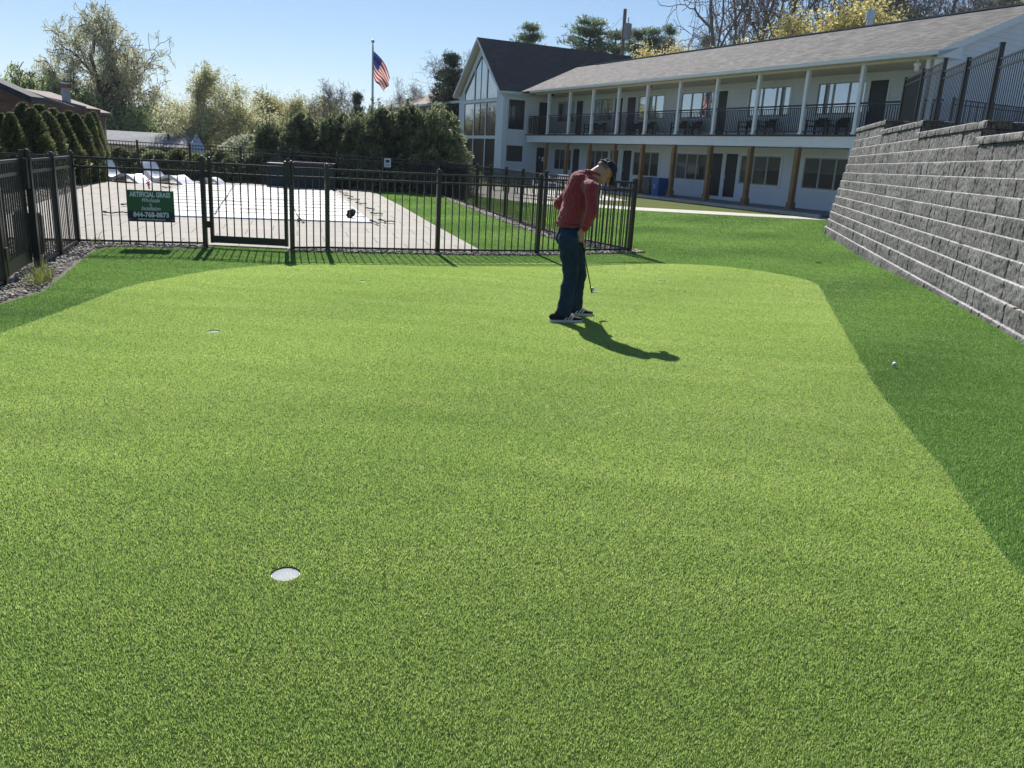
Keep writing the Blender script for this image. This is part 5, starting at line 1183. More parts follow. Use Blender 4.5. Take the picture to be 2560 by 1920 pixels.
woodA=mktree('woodland_tree',25,SPb,9,mBarkTwig,mLfOl,'x',nleaf=8,ls=(.18,.12),spread=.42); woodB=mktree('woodland_tree',26,dict(SPb,stems=[(0,0,.1,0,1,1),(.3,.1,-.3,.1,.9,.8)]),8,mBarkTwig,mLfYel,'x',nleaf=9,ls=(.16,.11),spread=.42)
def put2(p,px,py,Y,Hn,label,group,rz,sxy=1.0,mats=None,zb=None):
    loc,s_=place(px,py,Y,Hn,zb=zb); return put(p,loc,s_,rz,label,group,sxy=s_*sxy,mats=mats)
def hgt(o): return max(max((ch.data.vertices[i].co.z for i in range(0,len(ch.data.vertices),7)),default=0) for ch in o.children)
Hh={o.name:hgt(o) for o in (bareA,bareB,bareC,bareD,lightA,lightB,woodA,woodB)}
hn=lambda o:Hh[o.name]
g='budding trees beyond the low house'
put2(lightA,489,140,62,hn(lightA),'tall slender budding tree left of the flagpole, taller of the two behind the low house',g,1,1.05)
put2(lightB,452,218,63,hn(lightB),'shorter forked budding tree touching the tall slender one on its left',g,2,1.0)
put2(lightB,601,180,64,hn(lightB),'airy round topped budding tree between the low house and the hedge',g,4,.95)
g='woodland beyond the pool'
WT=[(385,262,88,woodA,'olive green woodland tree just right of the big willow trunk'),(418,250,90,woodB,'golden green woodland tree behind the shorter budding tree'),(470,272,95,woodA,'olive woodland tree behind the slender budding tree'),(520,262,80,woodB,'yellowish woodland tree right of the slender budding tree'),(560,278,74,woodA,'olive woodland tree left of the airy budding tree'),(640,262,76,woodA,'dark olive woodland tree right of the airy budding tree'),(668,250,84,woodB,'yellow green woodland tree at the left end of the conifer hedge'),(700,210,70,woodB,'tall yellow budding tree rising above the left of the conifer hedge'),(735,245,74,woodA,'olive tree showing above the hedge left of the bare pair'),(765,225,78,woodA,'thinly leafed tree left of the bare pair above the hedge'),(340,285,95,woodA,'low olive tree under the big willow'),(600,300,70,woodB,'low yellow tree beneath the airy budding tree'),(350,300,92,woodB,'low golden bush-like tree right of the willow trunk'),(690,280,66,woodA,'dark low tree behind the blossom shrub'),(860,262,72,woodB,'yellow tree between the bare pair behind the hedge'),(1000,262,78,woodB,'faint yellow tree behind the hedge right of the flag'),(440,296,92,woodA,'low woodland tree behind the white gable'),(505,296,94,woodA,'low dark woodland tree right of the white gable'),(546,304,90,woodB,'low yellow woodland tree behind the street lamp'),(650,305,68,woodA,'low dark woodland tree above the blossom shrub')]
mGold=leafmat('golden_spring_leaf',(.26,.26,.10),(.60,.58,.30),.5)
for k,(px,py,Y,p,l) in enumerate(WT): put2(p,px,py,Y,hn(p),l,g,k*1.9,1.15 if p is woodA else 1.0,mats={'crown':mGold} if p is woodB else None)
g='bare trees on the left'
put2(bareC,843,190,64,hn(bareC),'bare tree directly left of the flagpole above the hedge',g,.5,.8); put2(bareA,905,196,66,hn(bareA),'bare tree crossing behind the flagpole',g,2.5,.7); put2(bareC,760,235,72,hn(bareC),'thin bare tree above the middle of the hedge',g,3.7,.8)
put2(bareC,1105,112,80,hn(bareC),'tall bare tree left of the glazed gable',g,5.0,.85); put2(bareC,1045,190,78,hn(bareC),'smaller bare tree left of the tall one near the gable',g,1.1,.7); put2(bareC,985,215,80,hn(bareC),'faint bare tree right of the flag',g,4.2,.8)
# --- willows
def willow(name,seed,H,label,mat,SP,nst,slen,spread,bark=mTreeBark,strands=True):
    rn=random.Random(seed); rs=np.random.default_rng(seed); S=[];T=[]
    for (bx,by,dx,dy,hh,rr) in SP['stems']: grow(rn,(bx,by,-.3),(dx,dy,1),H*hh,SP['r']*rr,0,SP,S,T)
    T=np.array(T); idx=rs.choice(len(T),nst); St=[];C=[];Dv=[];Vv=[]
    for i in idx:
        p=T[i,:3]+rs.normal(0,.12,3); L=slen*rs.uniform(.3,1.1); n_=max(3,int(L/.28)); d=np.array([rs.normal(0,.35),rs.normal(0,.35),-.4]); q=p; cl=rs.random()
        for j in range(n_):
            d=d*.75+np.array([rs.normal(0,.05),rs.normal(0,.05),-.32]); d/=np.linalg.norm(d); q2=q+d*L/n_; 
            if j%2==0 and strands: St.append((*q,*(q+d*2*L/n_),.008,.006))
            for _ in range(5): C.append(q+(q2-q)*rs.random()+rs.normal(0,.11,3)); Dv.append(d+rs.normal(0,.35,3)); Vv.append(np.clip(cl*.6+.4*rs.random(),0,1))
            q=q2
    root=empty(name,(0,0,0),label,'tree'); segmesh('trunk',S+St,bark,root,4); leafmesh('crown',np.array(C),np.array(Dv),rs.uniform(.12,.26,len(C)),.075,mat,root,np.array(Vv),rs=rs); return root
SPw=dict(seg=[6,7,5,4],wob=[.10,.16,.22,.28],up=[.01,.03,.0,-.03],rmin=.02,taper=.35,lv=3,bare=[.28,.3,.3,.2],nb=[2.2,1.6,1.2,1],ang=[(25,60),(28,65),(30,70)],ratio=(.42,.62),r=.36,leaf=2,stems=[(0,0,.02,0,.80,1),(-.5,0,-.42,.1,.62,.7),(.5,0,.35,-.05,.62,.7),(.1,.4,.08,.3,.6,.6),(-.1,0,-.14,-.1,.8,.7)])
wl=willow('willow_tree',5,13.5,'x',mLfWil2,SPw,3700,.75,1,strands=False)
loc,s_=place(275,-6,76,hgt(wl)); wl.location=loc; wl.scale=(s_*.85,s_*.85,s_); wl.rotation_euler=(0,0,.6); tag(wl,'largest tree, spreading pale willow with crooked limbs towering over the houses','tree')
SPw2=dict(SPw,stems=[(0,0,0,0,.62,1),(-.5,0,-.6,.1,.6,.8),(.5,0,.6,-.05,.6,.8),(.1,.4,.1,.5,.55,.7)],up=[.0,.0,-.06,-.1])
w2=willow('willow_tree',9,7,'x',mLfWil,SPw2,2600,2.6,1)
h2=hgt(w2)
g='weeping willows behind the brick house'
for px,py,Y,l,k in ((75,152,68,'dense green weeping willow behind the brick house ridge',1),(8,175,70,'green weeping willow cut by the left picture edge',2.2),(175,178,72,'green weeping willow behind the chimney',3.1),(335,258,84,'low green weeping willow right of the big trunk',4.4)):
    loc,s_=place(px,py,Y,h2); put(w2,loc,s_,k,l,g,sxy=s_*(1.0 if px!=335 else .95))
# --- pines
def pine(name,seed,H,label,mat,n_wh=13,Rm=2.6,bare=.25,dens=26,ls=.42,sg=.13):
    rn=random.Random(seed); rs=np.random.default_rng(seed); S=[];C=[];Dv=[]; lean=rs.normal(0,.02,2); p=np.array([0,0,-.3])
    for i in range(8): q=np.array([lean[0]*i*H/8,lean[1]*i*H/8,(i+1)*H/8]); S.append((*p,*q,.20*(1-i/8)+.02,.20*(1-(i+1)/8)+.02)); p=q
    for w_ in range(n_wh):
        t=bare+(1-bare)*w_/n_wh; z=t*H+rn.uniform(-.2,.2)
        for b in range(rn.choice((4,5,6))):
            a=rn.uniform(0,6.28); L=Rm*(1-((t-bare)/(1-bare))**1.3)*rn.uniform(.45,1.1)+.35; el=.05+.5*t; q=np.array([lean[0]*z,lean[1]*z,z]); d=np.array([math.cos(a),math.sin(a),el*.7])
            n_=5
            for j in range(n_):
                d=d+np.array([rn.gauss(0,.1),rn.gauss(0,.1),.07]); d/=np.linalg.norm(d); q2=q+d*L/n_; S.append((*q,*q2,.035*(1-j/n_)+.01,.03*(1-(j+1)/n_)+.008)); q=q2
                if j>=1:
                    for tw in range(3):
                        o=q-d*L/n_*rn.random()+np.array([rn.gauss(0,.22),rn.gauss(0,.22),rn.gauss(.1,.08)])
                        m_=dens//2; C.append(o+rs.normal(0,sg,(m_,3))*np.array([1,1,.7])); Dv.append(rs.normal(0,.8,(m_,3))+np.array([d[0],d[1],.8]))
    C=np.concatenate(C);Dv=np.concatenate(Dv); root=empty(name,(0,0,0),label,'tree'); segmesh('trunk',S,mBarkDark,root,5)
    leafmesh('crown',C,Dv,rs.uniform(.6,1.2,len(C))*ls,.05,mat,root,np.clip(rs.normal(.5,.25,len(C)),0,1),rs=rs); return root
pA=pine('pine_tree',61,12,'x',mNeed,20,3.6,.2,20,.40,.13); pB=pine('pine_tree',62,12,'x',mNeed,18,2.8,.2,18,.38,.12); sp=pine('spruce_tree',63,9,'x',mSpr,34,2.4,.05,16,.3)
g='pines behind the building'
for k,(px,py,Y,p,sx,l) in enumerate(((1330,58,82,pA,1.3,'small pine tip above the dark gable roof'),(1468,40,78,pA,1.7,'broad full pine left of the utility pole'),(1385,110,86,pB,.8,'low pine tops between the first two pines'),(1540,66,80,pB,1.4,'pine directly behind the utility pole on its left'),(1590,60,82,pB,1.4,'pine just right of the utility pole'),(1640,68,84,pA,1.2,'pine left of the yellow bushy trees'),(1672,50,86,pB,.75,'slim pointed pine above the yellow bushy trees'),(1770,80,84,pB,.6,'thin scraggly pine right of the yellow bushy trees'),(2262,-90,66,pA,1.2,'large dark pine above the right end of the roof'),(2215,-40,74,pB,1.0,'pine behind the large dark one near the flue'),(2520,-60,70,pA,1.0,'dark pine at the far right edge'))):
    put2(p,px,py,Y,12.2,l,g,k*2.3,sx)
g='spruces left of the gable'
put2(sp,1142,132,66,9.2,'dark spruce peeping out left of the gable peak',g,1,1.0); put2(sp,1118,175,70,9.2,'shorter dark spruce left of the taller spruce',g,3,1.1); put2(sp,902,232,60,9.2,'small dark spruce right behind the flagpole foot',g,2,.6)
g='yellow trees behind the roof'
mL2={'crown':mLfYel}
for k,(px,py,Y,sx,l) in enumerate(((1672,95,72,.9,'round golden yellow tree behind the roof, left of the pair'),(1735,98,72,1.0,'round golden yellow tree behind the roof, right of the pair'),(2090,-25,52,1.15,'tall yellow green tree left of the flue pipe'),(2165,0,54,1.0,'yellow green tree directly behind the flue pipe'),(2245,50,52,.8,'low yellow tree right of the flue pipe'),(2035,40,54,.8,'low yellow tree left of the tall yellow green one'),(2550,-30,72,1.0,'yellowish tree at the right edge above the roof'),(2120,35,50,.9,'low golden shrub-like tree below the tall yellow one'))):
    put2(woodB,px,py,Y,hn(woodB),l,g,k*1.3+.4,sx,mats=mL2)
g='bare trees behind the roof'
for k,(px,py,Y,p,sx,l) in enumerate(((1868,-330,60,bareD,.6,'tall bare tree with a thick upright trunk behind the middle of the roof'),(1925,-260,64,bareD,.6,'leaning bare tree right beside the thick upright trunk'),(1985,-360,60,bareD,.6,'bare tree with twin trunks forming a V behind the roof'),(1790,30,70,bareC,.8,'fine twigged bare tree left of the thick trunk'),(1700,60,80,bareC,.8,'faint bare tree behind the golden pair'),(2040,40,80,bareC,.6,'fine bare tree between the V trunks and the yellow trees'),(2120,-330,56,bareD,.5,'dark leaning bare trunk in front of the yellow green tree'),(2205,-300,60,bareD,.5,'dark bare tree right of the flue pipe'),(2245,-280,62,bareD,.5,'straight bare trunk further right of the flue pipe'),(2330,-60,72,bareC,.8,'bare twiggy tree right of the large pine'),(2390,-260,60,bareD,.6,'bare tree over the right part of the roof'),(2440,-200,66,bareB,.7,'bare branching tree near the right edge'),(2490,-70,72,bareC,.8,'dense twigged bare tree close to the right edge'),(2545,-260,58,bareD,.6,'bare tree cut by the right picture edge'),(1430,120,90,bareC,.9,'faint bare tree between the pines left of the pole'),(1260,100,90,bareC,.6,'faint bare twigs above the dark roof ridge'),(2300,20,70,bareB,.8,'low bare tree behind the large pine'))):
    put2(p,px,py,Y,hn(p),l,g,k*1.57+.2,sx)
# reflected / sideways woodland to the left, outside the frame (seen in the glass)
for k in range(9):
    a=R(-62-k*9); d=60+8*(k%3); x,y=d*math.sin(a)+5,d*math.cos(a)+8; p=(woodA,bareC,woodB)[k%3]
    put(p,(x,y,-1.5),1.1,k*1.1,'%s tree beyond the left picture edge, %s of its kind there'%(('olive leafed','bare twiggy','yellow budding')[k%3],('nearest','middle','farthest')[k//3]),'woodland beside the pool to the left')
# ------------------------------------------------------------ the man
def folds(m_,strength,sc,stretch):
    nt=m_.node_tree; p=nt.nodes['Principled BSDF']; tc=N(nt,'ShaderNodeTexCoord'); mp=N(nt,'ShaderNodeMapping'); mp.inputs['Scale'].default_value=stretch; mp.inputs['Rotation'].default_value=(.3,.5,.4)
    nz=N(nt,'ShaderNodeTexNoise'); nz.inputs['Scale'].default_value=sc; nz.inputs['Detail'].default_value=3; nz.inputs['Distortion'].default_value=1.2; nt.links.new(tc.outputs['Object'],mp.inputs[0]); nt.links.new(mp.outputs[0],nz.inputs['Vector'])
    ab=N(nt,'ShaderNodeMath',operation='SUBTRACT'); ab.inputs[1].default_value=.5; nt.links.new(nz.outputs[0],ab.inputs[0]); a2=N(nt,'ShaderNodeMath',operation='ABSOLUTE'); nt.links.new(ab.outputs[0],a2.inputs[0])
    b=N(nt,'ShaderNodeBump'); b.inputs['Strength'].default_value=strength; b.inputs['Distance'].default_value=.06
    old=p.inputs['Normal'].links[0].from_socket if p.inputs['Normal'].links else None
    nt.links.new(a2.outputs[0],b.inputs['Height'])
    if old: nt.links.new(old,b.inputs['Normal'])
    nt.links.new(b.outputs[0],p.inputs['Normal'])
FD=np.array([.93,.37,0.]); FD/=np.linalg.norm(FD); LD=np.array([-FD[1],FD[0],0.]); ZU=np.array([0,0,1.])   # facing, his left
mSkin=M('skin',(.50,.27,.19),.55,.08,6); mShirt=M('dark_red_pullover',(.30,.030,.038),.85,.12,5,bump=.25,bscale=300,sheen=.3); mJean=M('blue_jeans',(.010,.028,.065),.85,.35,4,bump=.3,bscale=240,col2=(.022,.055,.115)); mCap=M('black_cap_cloth',(.012,.014,.02),.7,.1,6); mShoe=M('black_suede_shoe',(.010,.012,.02),.8,.1,8); mSole=M('white_rubber_sole',(.62,.62,.62),.6,.03,5); mHair=M('short_grey_hair',(.16,.13,.11),.8,.3,60)
folds(mShirt,1.0,9,(1.3,1.3,.55)); folds(mJean,.9,12,(1.0,1.0,.8))
PX=lambda x,y,Y: A(x,y,Y)
pel=PX(1427,588,8.40); wai=PX(1424,552,8.42); che=PX(1443,492,8.46); uch=PX(1460,456,8.48); nb_=PX(1479,440,8.48); hd=PX(1512,427,8.50)
Rsh=PX(1479,470,8.27); Rel=PX(1480,527,8.19); Rwr=PX(1462,571,8.24); Lsh=PX(1440,463,8.66); Lel=PX(1403,508,8.70); Lwr=PX(1440,560,8.66)
Rhp=PX(1421,596,8.31); Rkn=PX(1427,688,8.27); Ran=PX(1409,786,8.16); Lhp=PX(1431,596,8.50); Lkn=PX(1448,685,8.60); Lan=PX(1438,764,8.58)
Ran[2]=.10; Lan[2]=.10
man=empty('person',(float(pel[0]),float(pel[1]),0),'man in red pullover, blue jeans and black cap looking down at his raised golf club','person')
def organic(name,mb,mat,parent,vox,sm=6,disp=None):
    o=mb.build(name,mat,parent); r=o.modifiers.new('remesh','REMESH'); r.mode='VOXEL'; r.voxel_size=vox; r.use_smooth_shade=True
    if disp:
        tx=bpy.data.textures.new(name+'_folds','CLOUDS'); tx.noise_scale=disp[1]; tx.noise_depth=1; d=o.modifiers.new('folds','DISPLACE'); d.texture=tx; d.strength=disp[0]; d.mid_level=.5; d.texture_coords='LOCAL'
    s_=o.modifiers.new('smooth','SMOOTH'); s_.iterations=sm; s_.factor=.5; return o
# body: head, neck, torso, arms, hands with five fingers, legs
hf=np.array([FD[0]*.60,FD[1]*.60,-.80]); hf/=np.linalg.norm(hf)     # face direction, looking down
hu=np.cross(hf,-LD); hu/=np.linalg.norm(hu); 
if hu[2]<0: hu=-hu
hax=np.array([hf,LD,hu])
b=MB()
b.ball(hd+hu*.015-hf*.005,.098,22,(1.0,.80,1.08),hax)                        # skull
b.ball(hd+hf*.035-hu*.060,.066,16,(1.0,.88,1.0),hax); b.ball(hd+hf*.062-hu*.098,.030,12,(1,1.1,.8),hax)   # jaw, chin
b.cap(hd+hf*.092+hu*.01,hd+hf*.112-hu*.028,.010,.016,10)                      # nose
b.ball(hd+hf*.094-hu*.062,.016,10,(.7,1.5,.45),hax); b.ball(hd+hf*.092-hu*.073,.015,10,(.7,1.3,.45),hax)   # lips
for s_ in (-1,1):
    b.ball(hd+hf*.080+LD*s_*.030+hu*.016,.014,10,(.8,1.1,.8),hax); b.cap(hd+hf*.088+LD*s_*.014+hu*.034,hd+hf*.080+LD*s_*.046+hu*.034,.007,.006,8)
    e_=hd+LD*s_*.082-hf*.008+hu*.0; b.ball(e_,.031,14,(.62,.35,1.0),hax); b.ball(e_-hu*.02+LD*s_*.002,.014,8,(.7,.5,1),hax)
b.cap(nb_-FD*.03-ZU*.03,hd-hf*.035-hu*.055,.064,.057,16)
b.cap(che,uch,.09,.08,12); b.cap(wai,che,.085,.09,12); b.cap(pel,wai,.09,.085,12); b.cap(uch,Rsh,.06,.05,10); b.cap(uch,Lsh,.06,.05,10); b.cap(uch,nb_,.07,.062,12)
b.cap(Rsh,Rel,.050,.042,12); b.cap(Rel,Rwr,.042,.029,12); b.cap(Lsh,Lel,.050,.042,12); b.cap(Lel,Lwr,.042,.029,12)
b.cap(Rhp,Rkn,.08,.055,12); b.cap(Rkn,Ran,.055,.04,12); b.cap(Lhp,Lkn,.08,.055,12); b.cap(Lkn,Lan,.055,.04,12)
for an,s_ in ((Ran,1),(Lan,1)): b.cap(an-ZU*.03,an-ZU*.05+FD*.10,.035,.03,10)
# club axis
hdc=np.array([.790,8.555,.262]); grip0=PX(1449,574,8.30); gdir=(hdc-grip0)/np.linalg.norm(hdc-grip0)
hc=grip0+gdir*.085       # where the fist holds
pal=hc-FD*.012+np.array([-.012,-.026,.0])
b.cap(Rwr,pal+ZU*.03,.028,.036,12); b.ball(pal,.042,14,(.85,.6,1.1))
gs=np.cross(gdir,(0,-1,0)); gs/=np.linalg.norm(gs); gb_=np.cross(gdir,gs)
for k,(ln,rr) in enumerate(((1.0,.0095),(1.06,.0098),(1.0,.0095),(.84,.0085))):
    c=hc+gdir*(-.028+.021*k); P=[]
    for j in range(6):
        a=R(-150+58*j*ln); P.append(c+(gs*math.cos(a)+gb_*math.sin(a))*(.027+(.004 if j in(1,3) else 0))+gdir*.004*j)
    for p,q in zip(P[:-1],P[1:]): b.cap(p,q,rr,rr*.95,8)
b.cap(pal+ZU*.01+FD*.01,hc-gdir*.03+FD*.03-LD*.012,.014,.012,9); b.cap(hc-gdir*.03+FD*.03-LD*.012,hc+gdir*.012+FD*.028+LD*.008,.012,.010,9)
lp=Lwr+ZU*-.05; b.ball(lp,.04,12,(.8,.5,1.1))
for k in range(4): q=lp-ZU*.04+FD*(-.03+.02*k); b.cap(q,q-ZU*(.05+.01*(k in(1,2))),.009,.008,8)
b.cap(lp+FD*.03,lp+FD*.05-ZU*.05,.011,.009,8)
organic('body',b,mSkin,man,.0055,3)
# hair fringe at the back and sides, glasses-free face
b=MB(); b.ball(hd+hu*.010-hf*.012,.0985,20,(.98,.82,1.0),hax); hair=b.build('hair',mHair,man,smooth=True)
# trim hair: keep only the lower back part
me=hair.data; import bmesh
bm_=bmesh.new(); bm_.from_mesh(me); offm=np.array(wloc(man))
dl=[f for f in bm_.faces if (lambda c:( (c-hd)@hf>.0 or (c-hd)@hu<-.030))(np.array(f.calc_center_median())+offm)]
bmesh.ops.delete(bm_,geom=dl,context='FACES'); bm_.to_mesh(me); bm_.free()
# cap: crown, opening band at the back, brim
b=MB(); V=[];n1,n2=24,10; cc=hd+hu*.030-hf*.002
for i in range(n2+1):
    ph=math.pi*.5*i/n2
    for k in range(n1):
        t=2*math.pi*k/n1; rx,ry,rz=.112,.095,.100+.012*math.cos(t)
        q=cc+hf*rx*math.cos(t)*math.cos(ph)+LD*ry*math.sin(t)*math.cos(ph)+hu*rz*math.sin(ph); V.append(q)
Fc=[(i*n1+k,i*n1+(k+1)%n1,(i+1)*n1+(k+1)%n1,(i+1)*n1+k) for i in range(n2) for k in range(n1) if not (i<3 and abs(k-12)<=2)]
b.add(V,Fc); b.ball(cc+hu*.104,.009,8); capo=b.build('cap',mCap,man,smooth=True); sf=capo.modifiers.new('solid','SOLIDIFY'); sf.thickness=.004
b=MB(); b.tube([cc+hf*-.108*math.cos(t)+LD*.095*math.sin(t)-hu*.002 for t in np.linspace(-.75,.75,9)],.009,6); b.build('cap_strap',mCap,capo)
b=MB(); V=[]
for j in range(5):
    for k in range(13):
        t=R(-62+124*k/12); ext=j/4*.078*math.cos(t)**.6; q=cc+hf*(.108*math.cos(t)+ext)+LD*(.092*math.sin(t)*(1+.02*j))-hu*(.004+ext*.28+.012*math.sin(t)**2*j/4*2); V.append(q)
b.add(V,[(j*13+k,j*13+k+1,(j+1)*13+k+1,(j+1)*13+k) for j in range(4) for k in range(12)]); br=b.build('cap_brim',mCap,capo,smooth=True); sf=br.modifiers.new('solid','SOLIDIFY'); sf.thickness=.005
# pullover
b=MB()
b.ball(che,.150,18,(.80,1.06,1.05),(FD,LD,ZU)); b.ball((che+wai)/2,.150,18,(.84,1.02,1.0),(FD,LD,ZU)); b.ball(wai+ZU*.02,.150,18,(.86,.98,.60),(FD,LD,ZU)); b.ball(wai*.7+che*.3-FD*.02,.138,18,(.8,1.0,.8),(FD,LD,ZU)); b.ball(uch-ZU*.02,.135,18,(.85,1.35,.85),(FD,LD,ZU))
b.cap(uch+LD*.02,Rsh-ZU*.01,.088,.078,16); b.cap(uch,Lsh-ZU*.01,.088,.078,16); b.cap(uch+ZU*.01,nb_-ZU*.012,.095,.072,16); b.cap(che-FD*.03,uch-FD*.04,.12,.12,14)
b.cap(Rsh,Rel,.070,.062,16); b.cap(Rel,Rel*.35+Rwr*.65,.062,.056,16); b.cap(Rel*.35+Rwr*.65,Rwr,.055,.038,16)
b.cap(Lsh,Lel,.075,.066,16); b.cap(Lel,Lwr+ZU*.03,.066,.046,16); b.ball(Lel-FD*.02,.066,12)
b.ball(wai-FD*.07-ZU*.02,.085,14,(.8,1.3,.6),(FD,LD,ZU))
sh_=organic('pullover',b,mShirt,man,.007,4,(.022,.09))
# long drag folds raised along the back and sleeve
b=MB()
b.tube([nb_+(hd-nb_)*.10+(-LD*math.cos(t)*.072+FD*math.sin(t)*.078)+ZU*.022*(1-math.sin(t)) for t in np.linspace(0,2*math.pi,25)],.016,8,cap=False); b.build('collar',mShirt,sh_,smooth=True)
b=MB(); b.tube([Rwr+(Rel-Rwr)*.02+( LD*math.cos(t)+FD*math.sin(t))*.040 for t in np.linspace(0,2*math.pi,17)],.012,8,cap=False); b.build('cuff',mShirt,sh_,smooth=True)
b=MB(); b.tube([wai-ZU*.045+(LD*math.cos(t)*.140+FD*math.sin(t)*.118) for t in np.linspace(0,2*math.pi,33)],.016,8,cap=False); b.build('hem_band',mShirt,sh_,smooth=True)
# jeans
b=MB(); b.ball(pel+ZU*.01,.148,18,(.80,1.0,.7),(FD,LD,ZU)); b.ball(pel-FD*.045-LD*.06-ZU*.03,.098,14); b.ball(pel-FD*.045+LD*.06-ZU*.03,.098,14)
def leg(h_,k_,a_,kn=.0):
    m1=h_*.5+k_*.5; b.cap(h_-ZU*.01,m1,.107,.096,16); b.cap(m1,k_,.096,.078,16); m2=k_*.5+a_*.5-FD*.006; b.cap(k_,m2,.078,.074,16); b.cap(m2,a_+ZU*.015,.074,.076,16); b.ball(a_+ZU*.0,.078,14,(1.05,.9,.55),(FD,LD,ZU))
leg(Rhp,Rkn,Ran); leg(Lhp,Lkn,Lan)
je=organic('jeans',b,mJean,man,.0075,5,(.020,.07))
# shoes
def shoe(an,d,name):
    d=np.array([d[0],d[1],0.]);d/=np.linalg.norm(d); l_=np.array([-d[1],d[0],0.]); o=np.array([an[0],an[1],0.])-d*.035
    b=MB(); prof=[(-.075,.034,.070),(-.02,.037,.078),(.05,.040,.066),(.11,.044,.052),(.17,.046,.038),(.215,.040,.030)]
    for (x,w_,z),(x2,w2_,z2) in zip(prof[:-1],prof[1:]): 
        b.ball(o+d*x+ZU*(z*.55+.018),1,12,(.045,w_,z*.55),(d,l_,ZU)); b.ball(o+d*(x+x2)/2+ZU*((z+z2)*.275+.018),1,12,(.045,(w_+w2_)/2,(z+z2)*.275),(d,l_,ZU))
    b.cap(o-d*.03+ZU*.06,o-d*.02+ZU*.095,.042,.040,12)
    s_=organic('shoe',b,mShoe,man,.005,4)
    def outline(k): return [(x*k,y*k) for x,y in ((-.11,0),(-.10,.03),(-.05,.040),(.03,.040),(.10,.050),(.17,.052),(.215,.040),(.245,.012),(.245,-.012),(.215,-.040),(.17,-.050),(.10,-.046),(.03,-.038),(-.05,-.040),(-.10,-.03))]
    P=catmull(outline(1.0),4); b=MB(); V=[o+d*x+l_*y+ZU*.004 for x,y in P]+[o+d*x+l_*y+ZU*(.030) for x,y in P]; n_=len(P); b.add(V,[tuple(range(n_-1,-1,-1)),tuple(range(n_,2*n_))]+[(i,(i+1)%n_,n_+(i+1)%n_,n_+i) for i in range(n_)]); b.build('sole',mSole,s_)
    b=MB()
    for sd_ in (-1,1):
        for k in range(3):
            x=.035+.032*k; p=o+d*x+l_*sd_*.047+ZU*.030; q=o+d*(x+.040)+l_*sd_*(.036)+ZU*.080; mid=(p+q)/2+l_*sd_*.003; 
            b.bar(p,mid,.004,.012,up=d); b.bar(mid,q,.004,.012,up=d)
    b.build('side_stripes',mSole,s_)
    b=MB()
    for k in range(4): x=.085+.022*k; z=.082-.010*k; b.tube([o+d*x+l_*.026+ZU*(z-.004),o+d*(x+.005)+ZU*(z+.006),o+d*x-l_*.026+ZU*(z-.004)],.0028,5)
    b.build('laces',mShoe,s_); return s_
shoe(Ran,(.96,.25),'shoe'); shoe(Lan,(.99,.12),'shoe')
# golf club
gc=empty('golf_club',tuple(hdc),'golf iron with black grip held in the right hand, head lifted off the turf','golf club')
mGrip=M('black_rubber_grip',(.012,.012,.012),.8,.1,9); mShaft=M('dark_steel_shaft',(.10,.10,.11),.25,.1,5,metal=.8); mHead=M('polished_club_head',(.75,.77,.8),.18,.03,5,metal=.6)
MB().tube([grip0-gdir*.02,grip0+gdir*.25],[.0145,.0105],12).build('grip',mGrip,gc,smooth=True); MB().tube([grip0+gdir*.25,hdc-gdir*.012],[.0075,.0055],10).build('shaft',mShaft,gc,smooth=True)
b=MB(); tp=np.array([.874,8.60,.262]); b.tube([hdc-gdir*.07,hdc-gdir*.0,hdc+(tp-hdc)*.12-ZU*.002],[.008,.0085,.009],10); b.build('hosel',mShaft,gc,smooth=True)
td=(tp-hdc)/np.linalg.norm(tp-hdc); sd_=np.cross(td,ZU); b=MB(); V=[]
for t,w_,th in ((.0,.016,.012),(.02,.022,.012),(.05,.030,.010),(.075,.034,.009),(.088,.018,.007)): 
    for a,c in ((-1,-1),(1,-1),(1,1),(-1,1)): V.append(hdc+td*t+sd_*a*w_+ZU*(c*th/2)+ZU*(-.002))
b.add(V,[(3,2,1,0),(16,17,18,19)]+[(i*4+k,i*4+(k+1)%4,(i+1)*4+(k+1)%4,(i+1)*4+k) for i in range(4) for k in range(4)]); b.build('club_head',mHead,gc)
